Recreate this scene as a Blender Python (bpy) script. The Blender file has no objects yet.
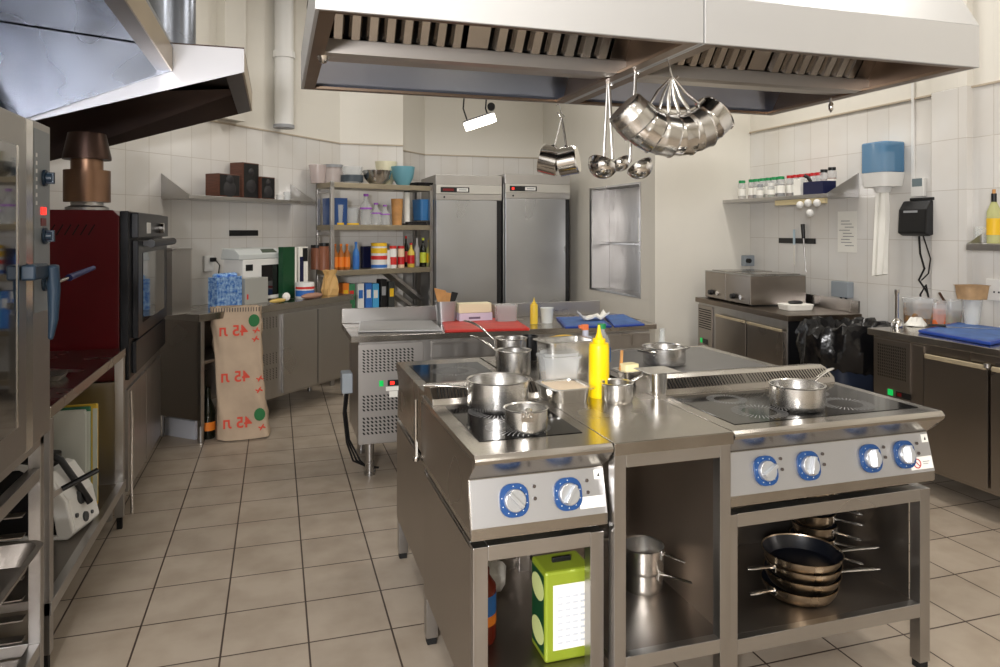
import bpy, bmesh, math, random
from mathutils import Vector, Matrix, Euler
random.seed(7)
PI = math.pi
SC = bpy.context.scene
COL = SC.collection
# ------------------------------------------------------------------ camera
F, YAW, CY, H = 719.0, .3015, 230.0, 1.48
cs, sn = math.cos(YAW), math.sin(YAW)
cam = bpy.data.cameras.new('camera'); camo = bpy.data.objects.new('camera', cam); COL.objects.link(camo)
cam.sensor_width = 36; cam.lens = F / 1000 * 36
cam.shift_y = -(333.5 - CY) / 1000
cam.clip_start = .05
camo.location = (0, 0, H); camo.rotation_euler = (PI / 2, 0, -YAW)
SC.camera = camo
O = Vector((0, 0, H))
def ray(px, py):
    u = (px - 500) / F; v = -(py - CY) / F
    return Vector((sn + u * cs, cs - u * sn, v))
def plane(px, py, p, n):
    r = ray(px, py); n = Vector(n)
    return O + r * ((Vector(p) - O).dot(n) / r.dot(n))
def Pz(px, py, z): return plane(px, py, (0, 0, z), (0, 0, 1))
def Px(px, py, x): return plane(px, py, (x, 0, 0), (1, 0, 0))
def Py(px, py, y): return plane(px, py, (0, y, 0), (0, 1, 0))

# ------------------------------------------------------------------ materials
MATS = {}
def new_mat(name):
    m = bpy.data.materials.new(name); m.use_nodes = True
    nt = m.node_tree
    return m, nt, nt.nodes['Principled BSDF']
def lin(c): return tuple(((v / 255) / 12.92 if v / 255 <= .04045 else ((v / 255 + .055) / 1.055) ** 2.4) for v in c)
def mat(name, rgb, metal=0, rough=.5, trans=0, alpha=1, emit=None, es=0, noise=0, nscale=8, stretch=(1, 1, 1), rvar=0, bump=0, bscale=60, ior=1.45, coat=0, rgb2=None):
    if name in MATS: return MATS[name]
    m, nt, b = new_mat(name)
    c = lin(rgb) + (1,)
    b.inputs['Base Color'].default_value = c
    b.inputs['Metallic'].default_value = metal
    b.inputs['Roughness'].default_value = rough
    b.inputs['IOR'].default_value = ior
    b.inputs['Transmission Weight'].default_value = trans
    b.inputs['Alpha'].default_value = alpha
    b.inputs['Coat Weight'].default_value = coat
    if emit:
        b.inputs['Emission Color'].default_value = lin(emit) + (1,); b.inputs['Emission Strength'].default_value = es
    if noise or rvar or bump:
        tc = nt.nodes.new('ShaderNodeTexCoord'); mp = nt.nodes.new('ShaderNodeMapping')
        mp.inputs['Scale'].default_value = stretch
        nt.links.new(tc.outputs['Object'], mp.inputs['Vector'])
        nz = nt.nodes.new('ShaderNodeTexNoise'); nz.inputs['Scale'].default_value = nscale; nz.inputs['Detail'].default_value = 1.5 if metal > .5 else 5
        nt.links.new(mp.outputs['Vector'], nz.inputs['Vector'])
        if noise:
            mx = nt.nodes.new('ShaderNodeMix'); mx.data_type = 'RGBA'
            c2 = lin(rgb2) + (1,) if rgb2 else tuple(v * (1 - noise) for v in c[:3]) + (1,)
            mx.inputs['A'].default_value = c2; mx.inputs['B'].default_value = c
            cr = nt.nodes.new('ShaderNodeValToRGB'); cr.color_ramp.elements[0].position = .15 if metal > .5 else .35; cr.color_ramp.elements[1].position = .85 if metal > .5 else .65
            nt.links.new(nz.outputs['Fac'], cr.inputs['Fac']); nt.links.new(cr.outputs['Color'], mx.inputs['Factor'])
            nt.links.new(mx.outputs['Result'], b.inputs['Base Color'])
        if rvar:
            mr = nt.nodes.new('ShaderNodeMapRange'); mr.inputs['From Min'].default_value = .1; mr.inputs['From Max'].default_value = .9
            mr.inputs['To Min'].default_value = max(.02, rough - rvar); mr.inputs['To Max'].default_value = rough + rvar
            nt.links.new(nz.outputs['Fac'], mr.inputs['Value']); nt.links.new(mr.outputs['Result'], b.inputs['Roughness'])
        if bump and metal < .5:
            n2 = nt.nodes.new('ShaderNodeTexNoise'); n2.inputs['Scale'].default_value = bscale
            nt.links.new(mp.outputs['Vector'], n2.inputs['Vector'])
            bp = nt.nodes.new('ShaderNodeBump'); bp.inputs['Strength'].default_value = bump * (.4 if metal > .5 else 1); bp.inputs['Distance'].default_value = .01
            nt.links.new(n2.outputs['Fac'], bp.inputs['Height']); nt.links.new(bp.outputs['Normal'], b.inputs['Normal'])
    MATS[name] = m
    return m
STEEL = mat('brushed_steel', (188, 186, 184), 1, .3, noise=.12, nscale=3, stretch=(1, 1, 1), rvar=.08, bump=.03, bscale=25)
STEELV = mat('brushed_steel_vertical', (180, 177, 174), 1, .34, noise=.15, nscale=5, stretch=(4, 4, .5), rvar=.1)
TOPST = mat('worn_worktop_steel', (180, 175, 168), 1, .24, noise=.2, nscale=5, rvar=.12, bump=.04, bscale=12)
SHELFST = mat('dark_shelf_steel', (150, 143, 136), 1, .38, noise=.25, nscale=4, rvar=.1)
PANELST = mat('control_panel_steel', (186, 186, 187), .85, .4, noise=.05, nscale=3)
HOODST = mat('hood_fascia_steel', (205, 205, 205), .75, .42, noise=.05, nscale=2)
HOODIN = mat('hood_inner_steel', (150, 156, 168), .95, .27, noise=.15, nscale=4, rvar=.1, bump=.06, bscale=8)
HOODDK = mat('dark_hood_steel', (78, 66, 62), .9, .42, noise=.35, nscale=4)  # dark mottled steel for the inner faces of the hoods
FILT = mat('baffle_steel', (180, 174, 168), 1, .26, noise=.2, nscale=6)
CHROME = mat('polished_steel', (222, 220, 217), 1, .14, noise=.05, nscale=6)
POTST = mat('pot_steel', (218, 216, 212), 1, .27, noise=.04, nscale=6)
POTIN = mat('pot_inside_steel', (190, 186, 180), 1, .38, noise=.1, nscale=8)
PANST = mat('used_pan_steel', (196, 176, 150), 1, .3, noise=.3, nscale=9, rvar=.1)
FRIDGE = mat('fridge_door_steel', (186, 188, 190), .9, .3, noise=.1, nscale=2.5, rvar=.08, bump=.05, bscale=5)
BROWNST = mat('side_panel_steel', (160, 152, 144), 1, .3, noise=.12, nscale=2, rvar=.06)
BLACK = mat('black_plastic', (18, 18, 20), 0, .4)
GAPBLK = mat('black_opening', (8, 8, 8), 0, .8)  # flat black paints the shade inside slots and behind the baffles
NONSTICK = mat('nonstick_black', (14, 16, 22), 0, .3, coat=.3)
GLASSBK = mat('ceramic_glass_top', (5, 5, 7), 0, .07, ior=1.42)
MARK = mat('zone_print', (150, 150, 150), 0, .4)
KBLUE = mat('blue_bezel', (26, 66, 118), 0, .4)
KNOB = mat('knob_metal', (205, 208, 212), .8, .28)
RUBBER = mat('rubber', (15, 15, 15), 0, .7)
WHITE = mat('white_plastic', (226, 225, 221), 0, .4)
PAPER = mat('paper', (240, 238, 230), 0, .8, bump=.1, bscale=20)
GREY = mat('grey_plastic', (150, 152, 155), 0, .45)
BLUEPL = mat('translucent_blue_cover', (92, 142, 182), 0, .12, alpha=.72)
CLEAR = mat('clear_plastic', (225, 228, 228), 0, .12, alpha=.32)
CLEARG = mat('clear_glass', (235, 240, 238), 0, .03, alpha=.25)
YEL = mat('yellow_bottle_plastic', (246, 210, 12), 0, .35)
YELP = mat('pale_yellow_sauce', (240, 205, 70), 0, .4)
RED = mat('red_board_plastic', (196, 44, 34), 0, .45)
BLUE = mat('blue_board_plastic', (22, 62, 150), 0, .4)
BOARDG = mat('scuffed_blue_board_top', (70, 110, 175), 0, .5, noise=.3, nscale=14)
WINE = mat('dark_red_enamel', (98, 14, 22), 0, .32, noise=.2, nscale=3, coat=.3)
BRONZE = mat('sooty_bronze_steel', (150, 118, 96), 1, .34, noise=.3, nscale=6)
DKBRN = mat('burnt_steel', (80, 62, 54), .9, .4, noise=.3, nscale=6)
OVBLK = mat('oven_black_enamel', (34, 34, 38), .3, .32, noise=.4, nscale=9)
OVGL = mat('oven_door_glass', (20, 18, 18), 0, .06, coat=1)
BLGREY = mat('blue_grey_plastic', (28, 46, 62), 0, .4)
WOOD = mat('wooden_veneer', (98, 58, 42), 0, .4, noise=.3, nscale=10, stretch=(1, 1, 8))
SPWOOD = mat('pale_spatula_wood', (205, 150, 90), 0, .6, noise=.25, nscale=12)
KRAFT = mat('kraft_paper', (188, 166, 142), 0, .85, noise=.12, nscale=6, bump=.5, bscale=9)
BAGRED = mat('red_ink', (212, 80, 62), 0, .8)
BAGGRN = mat('green_ink', (44, 110, 62), 0, .8)
TRASH = mat('black_bin_bag', (14, 14, 16), 0, .22, bump=.6, bscale=14)
BINBLUE = mat('dark_blue_bin', (36, 44, 62), 0, .5)
LIME = mat('lime_green_tin', (140, 156, 44), .1, .35)
DKGRN = mat('dark_green_print', (20, 70, 40), 0, .4)
BOXGREY = mat('junction_box_grey', (150, 158, 165), 0, .5)
MAROON = mat('display_red', (110, 16, 20), 0, .3)
LEDR = mat('red_digits', (255, 60, 50), 0, .3, emit=(255, 40, 30), es=1.2)
LEDG = mat('green_switch', (20, 150, 70), 0, .3, emit=(20, 200, 90), es=.5)
INK = mat('printed_ink', (50, 50, 54), 0, .7)
CREAMF = mat('flour', (228, 210, 186), 0, .9, bump=.3, bscale=30)
BUTTER = mat('butter', (245, 232, 180), 0, .5)
ORNG = mat('orange_filling', (225, 110, 50), 0, .6, noise=.2, nscale=20)
MEAT = mat('dark_spice_mix', (150, 80, 66), 0, .7, noise=.4, nscale=60)
LEAF = mat('salad_green', (110, 120, 40), 0, .6, noise=.5, nscale=30, rgb2=(150, 60, 30))
BEIGE = mat('beige_trim', (205, 190, 150), .3, .4)
CABLE = mat('black_cable', (16, 16, 17), 0, .5)
FOIL = mat('blue_foil', (170, 205, 240), .4, .35, noise=.8, nscale=40, rgb2=(50, 110, 195), bump=.8, bscale=50)
TEAL = mat('teal_plastic', (110, 165, 180), 0, .4)
DKBLUE = mat('dark_blue_plastic', (38, 74, 130), 0, .4)
NAVY = mat('navy_plastic', (22, 28, 66), 0, .4)
GREEN = mat('green_cap', (20, 140, 78), 0, .4)
REDCAP = mat('red_cap', (190, 28, 34), 0, .4)
AMBER = mat('amber_sauce', (170, 100, 40), 0, .3)
DKGLASS = mat('dark_bottle_glass', (18, 22, 14), 0, .08, coat=.5)
PALEOIL = mat('pale_oil_glass', (205, 205, 140), 0, .08, alpha=.75)
ORLAB = mat('orange_label', (235, 130, 40), 0, .5)
REDLAB = mat('red_label', (210, 50, 45), 0, .5)
YELLAB = mat('yellow_label', (236, 190, 40), 0, .5)
BLULAB = mat('blue_label', (50, 110, 190), 0, .5)
TAN = mat('tan_bread_bag', (205, 165, 105), 0, .6, bump=.4, bscale=14)

def tile_mat(name, tilec, groutc, w, h, mortar, floor=False, ztop=None, rough=.18, var=.06, off=(0, 0)):
    m, nt, b = new_mat(name); N = nt.nodes; L = nt.links
    tc = N.new('ShaderNodeTexCoord'); sp = N.new('ShaderNodeSeparateXYZ'); cb = N.new('ShaderNodeCombineXYZ')
    L.new(tc.outputs['Object'], sp.inputs[0])
    L.new(sp.outputs['X'], cb.inputs['X']); L.new(sp.outputs['Y' if floor else 'Z'], cb.inputs['Y'])
    mp = N.new('ShaderNodeMapping'); mp.inputs['Location'].default_value = (off[0], off[1], 0); L.new(cb.outputs[0], mp.inputs[0])
    br = N.new('ShaderNodeTexBrick'); br.offset = 0; br.squash = 1
    L.new(mp.outputs[0], br.inputs['Vector'])
    br.inputs['Scale'].default_value = 1; br.inputs['Brick Width'].default_value = w; br.inputs['Row Height'].default_value = h
    br.inputs['Mortar Size'].default_value = mortar; br.inputs['Mortar Smooth'].default_value = .1; br.inputs['Bias'].default_value = 0
    c = lin(tilec); br.inputs['Color1'].default_value = c + (1,); br.inputs['Color2'].default_value = tuple(v * (1 - var) for v in c) + (1,)
    br.inputs['Mortar'].default_value = lin(groutc) + (1,)
    nz = N.new('ShaderNodeTexNoise'); nz.inputs['Scale'].default_value = 5 if floor else 2; nz.inputs['Detail'].default_value = 6
    L.new(tc.outputs['Object'], nz.inputs['Vector'])
    cr = N.new('ShaderNodeValToRGB'); cr.color_ramp.elements[0].position = .3; cr.color_ramp.elements[1].position = .62
    v = .8 if floor else .95
    cr.color_ramp.elements[0].color = (v, v * .97, v * .93, 1); cr.color_ramp.elements[1].color = (1, 1, 1, 1)
    L.new(nz.outputs['Fac'], cr.inputs[0])
    mx = N.new('ShaderNodeMix'); mx.data_type = 'RGBA'; mx.blend_type = 'MULTIPLY'; mx.inputs['Factor'].default_value = 1
    L.new(br.outputs['Color'], mx.inputs['A']); L.new(cr.outputs[0], mx.inputs['B'])
    out = mx.outputs['Result']
    if ztop is not None:
        gt = N.new('ShaderNodeMath'); gt.operation = 'GREATER_THAN'; gt.inputs[1].default_value = ztop; L.new(sp.outputs['Z'], gt.inputs[0])
        m2 = N.new('ShaderNodeMix'); m2.data_type = 'RGBA'; L.new(gt.outputs[0], m2.inputs['Factor'])
        L.new(out, m2.inputs['A']); m2.inputs['B'].default_value = lin((226, 222, 212)) + (1,); out = m2.outputs['Result']
        mr = N.new('ShaderNodeMapRange'); L.new(gt.outputs[0], mr.inputs['Value']); mr.inputs['To Min'].default_value = rough; mr.inputs['To Max'].default_value = .6
        L.new(mr.outputs[0], b.inputs['Roughness'])
    else:
        mr = N.new('ShaderNodeMapRange'); L.new(nz.outputs['Fac'], mr.inputs['Value']); mr.inputs['To Min'].default_value = rough + .12; mr.inputs['To Max'].default_value = max(.05, rough - .08)
        L.new(mr.outputs[0], b.inputs['Roughness'])
    L.new(out, b.inputs['Base Color'])
    bp = N.new('ShaderNodeBump'); bp.inputs['Strength'].default_value = .35; bp.inputs['Distance'].default_value = .004; bp.invert = True
    L.new(br.outputs['Fac'], bp.inputs['Height']); L.new(bp.outputs[0], b.inputs['Normal'])
    return m
FLOORM = tile_mat('floor_tiles', (170, 157, 141), (64, 50, 42), .297, .297, .0035, True, rough=.42, var=.1, off=(.186, -4.152 + .297 * 20))
WALLT = tile_mat('wall_tiles', (224, 222, 218), (196, 190, 182), .2, .33, .0022, ztop=2.4, off=(0, -2.4 + .33 * 9))
PLASTER = mat('white_wall_paint', (226, 222, 212), 0, .45, noise=.04, nscale=2)
CEILM = mat('ceiling_paint', (225, 222, 215), 0, .7)

# ------------------------------------------------------------------ mesh kit
class MB:
    def __init__(s): s.bm = bmesh.new(); s.M = Matrix.Identity(4)
    def v(s, p): return s.bm.verts.new(s.M @ Vector(p))
    def face(s, pts):
        try: return s.bm.faces.new([s.v(p) for p in pts])
        except ValueError: pass
    def box(s, x0, x1, y0, y1, z0, z1):
        if x0 > x1: x0, x1 = x1, x0
        if y0 > y1: y0, y1 = y1, y0
        if z0 > z1: z0, z1 = z1, z0
        V = [s.v(p) for p in [(x0, y0, z0), (x1, y0, z0), (x1, y1, z0), (x0, y1, z0), (x0, y0, z1), (x1, y0, z1), (x1, y1, z1), (x0, y1, z1)]]
        for f in [(0, 3, 2, 1), (4, 5, 6, 7), (0, 1, 5, 4), (1, 2, 6, 5), (2, 3, 7, 6), (3, 0, 4, 7)]: s.bm.faces.new([V[i] for i in f])
        return s
    def hexa(s, P):   # 8 corners: bottom 4 then top 4
        V = [s.v(p) for p in P]
        for f in [(0, 3, 2, 1), (4, 5, 6, 7), (0, 1, 5, 4), (1, 2, 6, 5), (2, 3, 7, 6), (3, 0, 4, 7)]: s.bm.faces.new([V[i] for i in f])
        return s
    def prism(s, poly, a, b, axis='x'):
        def m(p, t):
            return (t, p[0], p[1]) if axis == 'x' else ((p[0], t, p[1]) if axis == 'y' else (p[0], p[1], t))
        A = [s.v(m(p, a)) for p in poly]; B = [s.v(m(p, b)) for p in poly]; n = len(poly)
        s.bm.faces.new(A); s.bm.faces.new(B[::-1])
        for i in range(n): s.bm.faces.new([A[(i + 1) % n], A[i], B[i], B[(i + 1) % n]])
        return s
    def lathe(s, prof, seg=32, c=(0, 0, 0), sx=1, sy=1):
        rings = []
        for r, z in prof:
            if r < 1e-5: rings.append([s.v((c[0], c[1], c[2] + z))])
            else: rings.append([s.v((c[0] + r * sx * math.cos(2 * PI * i / seg), c[1] + r * sy * math.sin(2 * PI * i / seg), c[2] + z)) for i in range(seg)])
        for a, b in zip(rings, rings[1:]):
            for i in range(seg):
                j = (i + 1) % seg
                if len(a) == 1 and len(b) == 1: continue
                if len(a) == 1: s.bm.faces.new([a[0], b[i], b[j]])
                elif len(b) == 1: s.bm.faces.new([a[i], a[j], b[0]])
                else: s.bm.faces.new([a[i], a[j], b[j], b[i]])
        return s
    def cyl(s, p0, p1, r0, r1=None, seg=20):
        r1 = r0 if r1 is None else r1
        p0, p1 = Vector(p0), Vector(p1); d = p1 - p0
        q = d.to_track_quat('Z', 'Y').to_matrix().to_4x4(); q.translation = p0
        old = s.M; s.M = old @ q; s.lathe([(0, 0), (r0, 0), (r1, d.length), (0, d.length)], seg); s.M = old
        return s
    def tube(s, pts, r, seg=8, flat=1.0, rs=None):
        pts = [Vector(p) for p in pts]; rings = []
        up = None
        for i, p in enumerate(pts):
            t = (pts[min(i + 1, len(pts) - 1)] - pts[max(i - 1, 0)]).normalized()
            if up is None: up = Vector((0, 0, 1)) if abs(t.z) < .9 else Vector((0, 1, 0))
            side = t.cross(up).normalized(); up = side.cross(t).normalized()
            rr = rs[i] if rs else r
            rings.append([s.v(p + side * rr * math.cos(2 * PI * k / seg) + up * rr * flat * math.sin(2 * PI * k / seg)) for k in range(seg)])
        for a, b in zip(rings, rings[1:]):
            for i in range(seg): j = (i + 1) % seg; s.bm.faces.new([a[i], a[j], b[j], b[i]])
        s.bm.faces.new(rings[0][::-1]); s.bm.faces.new(rings[-1])
        return s
    def ell(s, c, rx, ry, rz, seg=16, n=8):
        return s.__class__._ell(s, c, rx, ry, rz, seg, n)
    def _ell(s, c, rx, ry, rz, seg, n):
        pr = [(math.sin(PI * k / n), -math.cos(PI * k / n)) for k in range(n + 1)]
        old = s.M; s.M = old @ Matrix.Translation(c) @ Matrix.Diagonal((rx, ry, rz, 1)); s.lathe([(0 if k in (0, n) else a, b) for k, (a, b) in enumerate(pr)], seg); s.M = old
        return s
    def rr(s, w, d, z0, z1, r, c=(0, 0), taper=1, seg=5, open_top=None):
        """rounded rectangle block centred at c; open_top = wall thickness makes a tub"""
        def ring(W, D, R, z):
            out = []
            R = min(R, W / 2 - 1e-4, D / 2 - 1e-4)
            for qx, qy, a0 in [(1, 1, 0), (-1, 1, PI / 2), (-1, -1, PI), (1, -1, 3 * PI / 2)]:
                for k in range(seg + 1):
                    a = a0 + PI / 2 * k / seg
                    out.append(s.v((c[0] + qx * (W / 2 - R) + R * math.cos(a), c[1] + qy * (D / 2 - R) + R * math.sin(a), z)))
            return out
        A = ring(w * taper, d * taper, r, z0); B = ring(w, d, r, z1); n = len(A)
        for i in range(n): s.bm.faces.new([A[i], A[(i + 1) % n], B[(i + 1) % n], B[i]])
        s.bm.faces.new(A[::-1])
        if open_top is None: s.bm.faces.new(B)
        else:
            t = open_top
            C = ring(w - 2 * t, d - 2 * t, max(r - t, .001), z1); D = ring(w * taper - 2 * t, d * taper - 2 * t, max(r - t, .001), z0 + t)
            for i in range(n):
                j = (i + 1) % n
                s.bm.faces.new([B[i], B[j], C[j], C[i]]); s.bm.faces.new([C[i], C[j], D[j], D[i]])
            s.bm.faces.new(D)
        return s
    def build(s, name, m, parent=None, smooth=False, bevel=0, loc=None, rot=None):
        bmesh.ops.recalc_face_normals(s.bm, faces=s.bm.faces[:])
        me = bpy.data.meshes.new(name); s.bm.to_mesh(me); s.bm.free()
        me.materials.append(m)
        o = bpy.data.objects.new(name, me); COL.objects.link(o)
        if parent: o.parent = parent
        if loc is not None: o.location = loc
        if rot is not None: o.rotation_euler = rot
        if smooth:
            me.polygons.foreach_set('use_smooth', [True] * len(me.polygons))
            me.set_sharp_from_angle(angle=math.radians(40))
        if bevel:
            md = o.modifiers.new('bevel', 'BEVEL'); md.width = bevel; md.segments = 2; md.limit_method = 'ANGLE'; md.angle_limit = math.radians(40)
        return o
def tag(o, label, cat, group=None, kind=None):
    if label: o['label'] = label
    if cat: o['category'] = cat
    if group: o['group'] = group
    if kind: o['kind'] = kind
    return o
def thing(name, label, cat, loc=(0, 0, 0), rz=0, group=None, rot=None):
    o = bpy.data.objects.new(name, None); COL.objects.link(o); o.empty_display_size = .05
    o.location = loc; o.rotation_euler = rot or (0, 0, rz)
    return tag(o, label, cat, group)
def children(o): return [c for c in bpy.data.objects if c.parent == o]
def dup(root, loc, rz=0, label=None, group=None, rot=None):
    r = root.copy(); COL.objects.link(r); r.location = loc; r.rotation_euler = rot or (0, 0, rz)
    if label: r['label'] = label
    if group: r['group'] = group
    def rec(a, b):
        for ch in children(a):
            c = ch.copy(); COL.objects.link(c); c.parent = b; rec(ch, c)
    rec(root, r)
    return r
def B(name, m, parent, *boxes, bevel=.0015):
    mb = MB()
    for b in boxes: mb.box(*b)
    return mb.build(name, m, parent, bevel=bevel)
def structure(o): o['kind'] = 'structure'; return o
def text(name, body, size, m, parent, loc, rot=(PI / 2, 0, 0), mirror=False, th=.0006, align='CENTER'):
    cu = bpy.data.curves.new(name + '_curve', 'FONT'); cu.body = body; cu.size = size; cu.align_x = align; cu.align_y = 'CENTER'; cu.extrude = th; cu.offset = size * .02 if mirror else 0
    tmp = bpy.data.objects.new('tmp', cu); COL.objects.link(tmp)
    bpy.context.view_layer.update()
    dg = bpy.context.evaluated_depsgraph_get()
    me = bpy.data.meshes.new_from_object(tmp.evaluated_get(dg))
    bpy.data.objects.remove(tmp); bpy.data.curves.remove(cu)
    if mirror:
        for v in me.vertices: v.co.x = -v.co.x
        me.flip_normals()
    me.materials.clear(); me.materials.append(m)
    o = bpy.data.objects.new(name, me); COL.objects.link(o); o.parent = parent; o.location = loc; o.rotation_euler = rot
    return o
def arc(c, r, a0, a1, n, plane_='xz'):
    out = []
    for i in range(n + 1):
        a = a0 + (a1 - a0) * i / n
        out.append((c[0] + r * math.cos(a), c[1], c[2] + r * math.sin(a)) if plane_ == 'xz' else (c[0], c[1] + r * math.cos(a), c[2] + r * math.sin(a)))
    return out
# ------------------------------------------------------------------ the room
def wall(name, A, Bp, z0=0, z1=3.9, m=None, th=.1):
    A = Vector((A[0], A[1], 0)); Bv = Vector((Bp[0], Bp[1], 0)); d = Bv - A
    mb = MB(); mb.box(0, d.length, 0, th, z0, z1)
    return structure(mb.build(name, m or WALLT, loc=A, rot=(0, 0, math.atan2(d.y, d.x))))
structure(MB().box(-1.75, 4.4, -2.6, 8.8, -.1, 0).build('floor', FLOORM))
structure(MB().box(-1.75, 4.4, -2.6, 8.8, 3.9, 4.0).build('ceiling', CEILM))
P0, P1, P2, P3, P4 = (-1.6, 5.29), (.64, 7.754), (1.31, 7.754), (1.31, 8.15), (1.72, 8.6)
XR, YE, XH = 4.25, 5.75, 3.246
wall('wall_left', (-1.6, -2.5), P0); wall('wall_back_left', P0, P1); wall('wall_back_pilaster', P1, P2)
wall('wall_back_corner', (1.23, 8.06), P4); wall('wall_back', P4, (XH, 8.6))
# wall with the recessed steel niche, faces -x
n1, n2 = Px(590, 188, XH), Px(641, 182, XH); n3, n4 = Px(590, 288, XH), Px(641, 300, XH)
ny0, ny1, nz0, nz1 = n2.y, n1.y, (n3.z + n4.z) / 2, (n1.z + n2.z) / 2
mb = MB(); mb.box(XH, XH + .35, YE + .1, ny0, 0, 3.9); mb.box(XH, XH + .35, ny1, 8.6, 0, 3.9); mb.box(XH, XH + .35, ny0, ny1, 0, nz0); mb.box(XH, XH + .35, ny0, ny1, nz1, 3.9)
structure(mb.build('wall_right_return', PLASTER))
nr = thing('wall_niche', 'tall recessed stainless steel niche with one thin shelf in the pale wall beside the fridges', 'wall niche', (XH, ny0, nz0))
W_, H_ = ny1 - ny0, nz1 - nz0
B('back_panel', STEELV, nr, (.2, .21, .01, W_ - .01, .01, H_ - .01))
B('frame', STEEL, nr, (-.006, .2, .0, .03, 0, H_), (-.006, .2, W_ - .06, W_, 0, H_), (-.006, .2, .03, W_ - .06, 0, .02), (-.006, .2, .03, W_ - .06, H_ - .02, H_))
B('shelf', STEEL, nr, (.09, .2, .03, W_ - .06, H_ * .45, H_ * .45 + .02))
B('notice', PAPER, nr, (.196, .2, .22, .42, H_ * .48, H_ * .70), bevel=0)
wall('wall_end', (XH, YE), (XR, YE), m=PLASTER); wall('wall_right', (XR, YE), (XR, -2.5)); wall('wall_front', (XR, -2.5), (-1.6, -2.5), m=PLASTER)
# ledge where the tiling stops, and pipe boxings
def ledge(name, A, Bp, z=2.4):
    A = Vector((A[0], A[1], 0)); Bv = Vector((Bp[0], Bp[1], 0)); d = Bv - A
    return structure(MB().box(0, d.length, -.012, 0, z - .012, z).build(name, mat('ledge_grey', (186, 172, 152), 0, .5), loc=A, rot=(0, 0, math.atan2(d.y, d.x))))
ledge('trim_1', P0, P1); ledge('trim_2', P1, P2); ledge('trim_3', (1.23, 8.06), P4); ledge('trim_4', P4, (XH, 8.6)); ledge('trim_5', (XR, YE), (XR, -2.5))
ya, yb = Px(973, 100, XR).y, Px(937, 100, XR).y
wall('wall_right_pilaster', (XR - .05, yb), (XR - .05, yb - .26))
# boxed pipes on the oblique back-left wall
TH = math.atan2(P1[1] - P0[1], P1[0] - P0[0]); WD = Vector((math.cos(TH), math.sin(TH), 0)); WN = Vector((math.sin(TH), -math.cos(TH), 0)); WA = Vector((P0[0], P0[1], 0))
def Pw(px, py, off=0): return plane(px, py, WA + WN * off, WN)
def wl(p): return (p - WA).dot(WD)      # distance along the oblique wall
def ob(name, label, cat, p, group=None):   # a thing standing by the oblique wall, local x along the wall, local -y into the room
    return thing(name, label, cat, p, TH, group)
pb = Pw(236, 60, .12); w0, w1 = wl(Pw(225, 60, .1)), wl(Pw(246, 60, .1))
structure(MB().box(w0, w1, -.1, 0, 2.42, 3.9).build('wall_back_left_boxing', PLASTER, loc=WA, rot=(0, 0, TH)))
pt = thing('wall_pipe', 'thick white vertical pipe on the wall left of the big central hood', 'pipe', Pw(284, 125, .1))
mb = MB(); mb.cyl((0, 0, .0), (0, 0, 3.9 - pt.location.z), .085); mb.cyl((0, 0, .62), (0, 0, .68), .1); mb.build('pipe_run', WHITE, pt, smooth=True)
MB().cyl((0, 0, -.03), (0, 0, .0), .095).build('end_cap', GREY, pt, smooth=True)
p = Pz(270, 0, 2.9)
dm = thing('duct_pipe', 'silver vertical exhaust duct rising from the left wall hood', 'exhaust duct', (-.6, 4.5, 2.42))
mb = MB(); mb.cyl((0, 0, .0), (0, 0, 1.48), .155, seg=32); mb.build('duct_run', HOODIN, dm, smooth=True)
MB().cyl((0, 0, 0), (0, 0, .04), .18, seg=32).build('collar', CHROME, dm, smooth=True)

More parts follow.
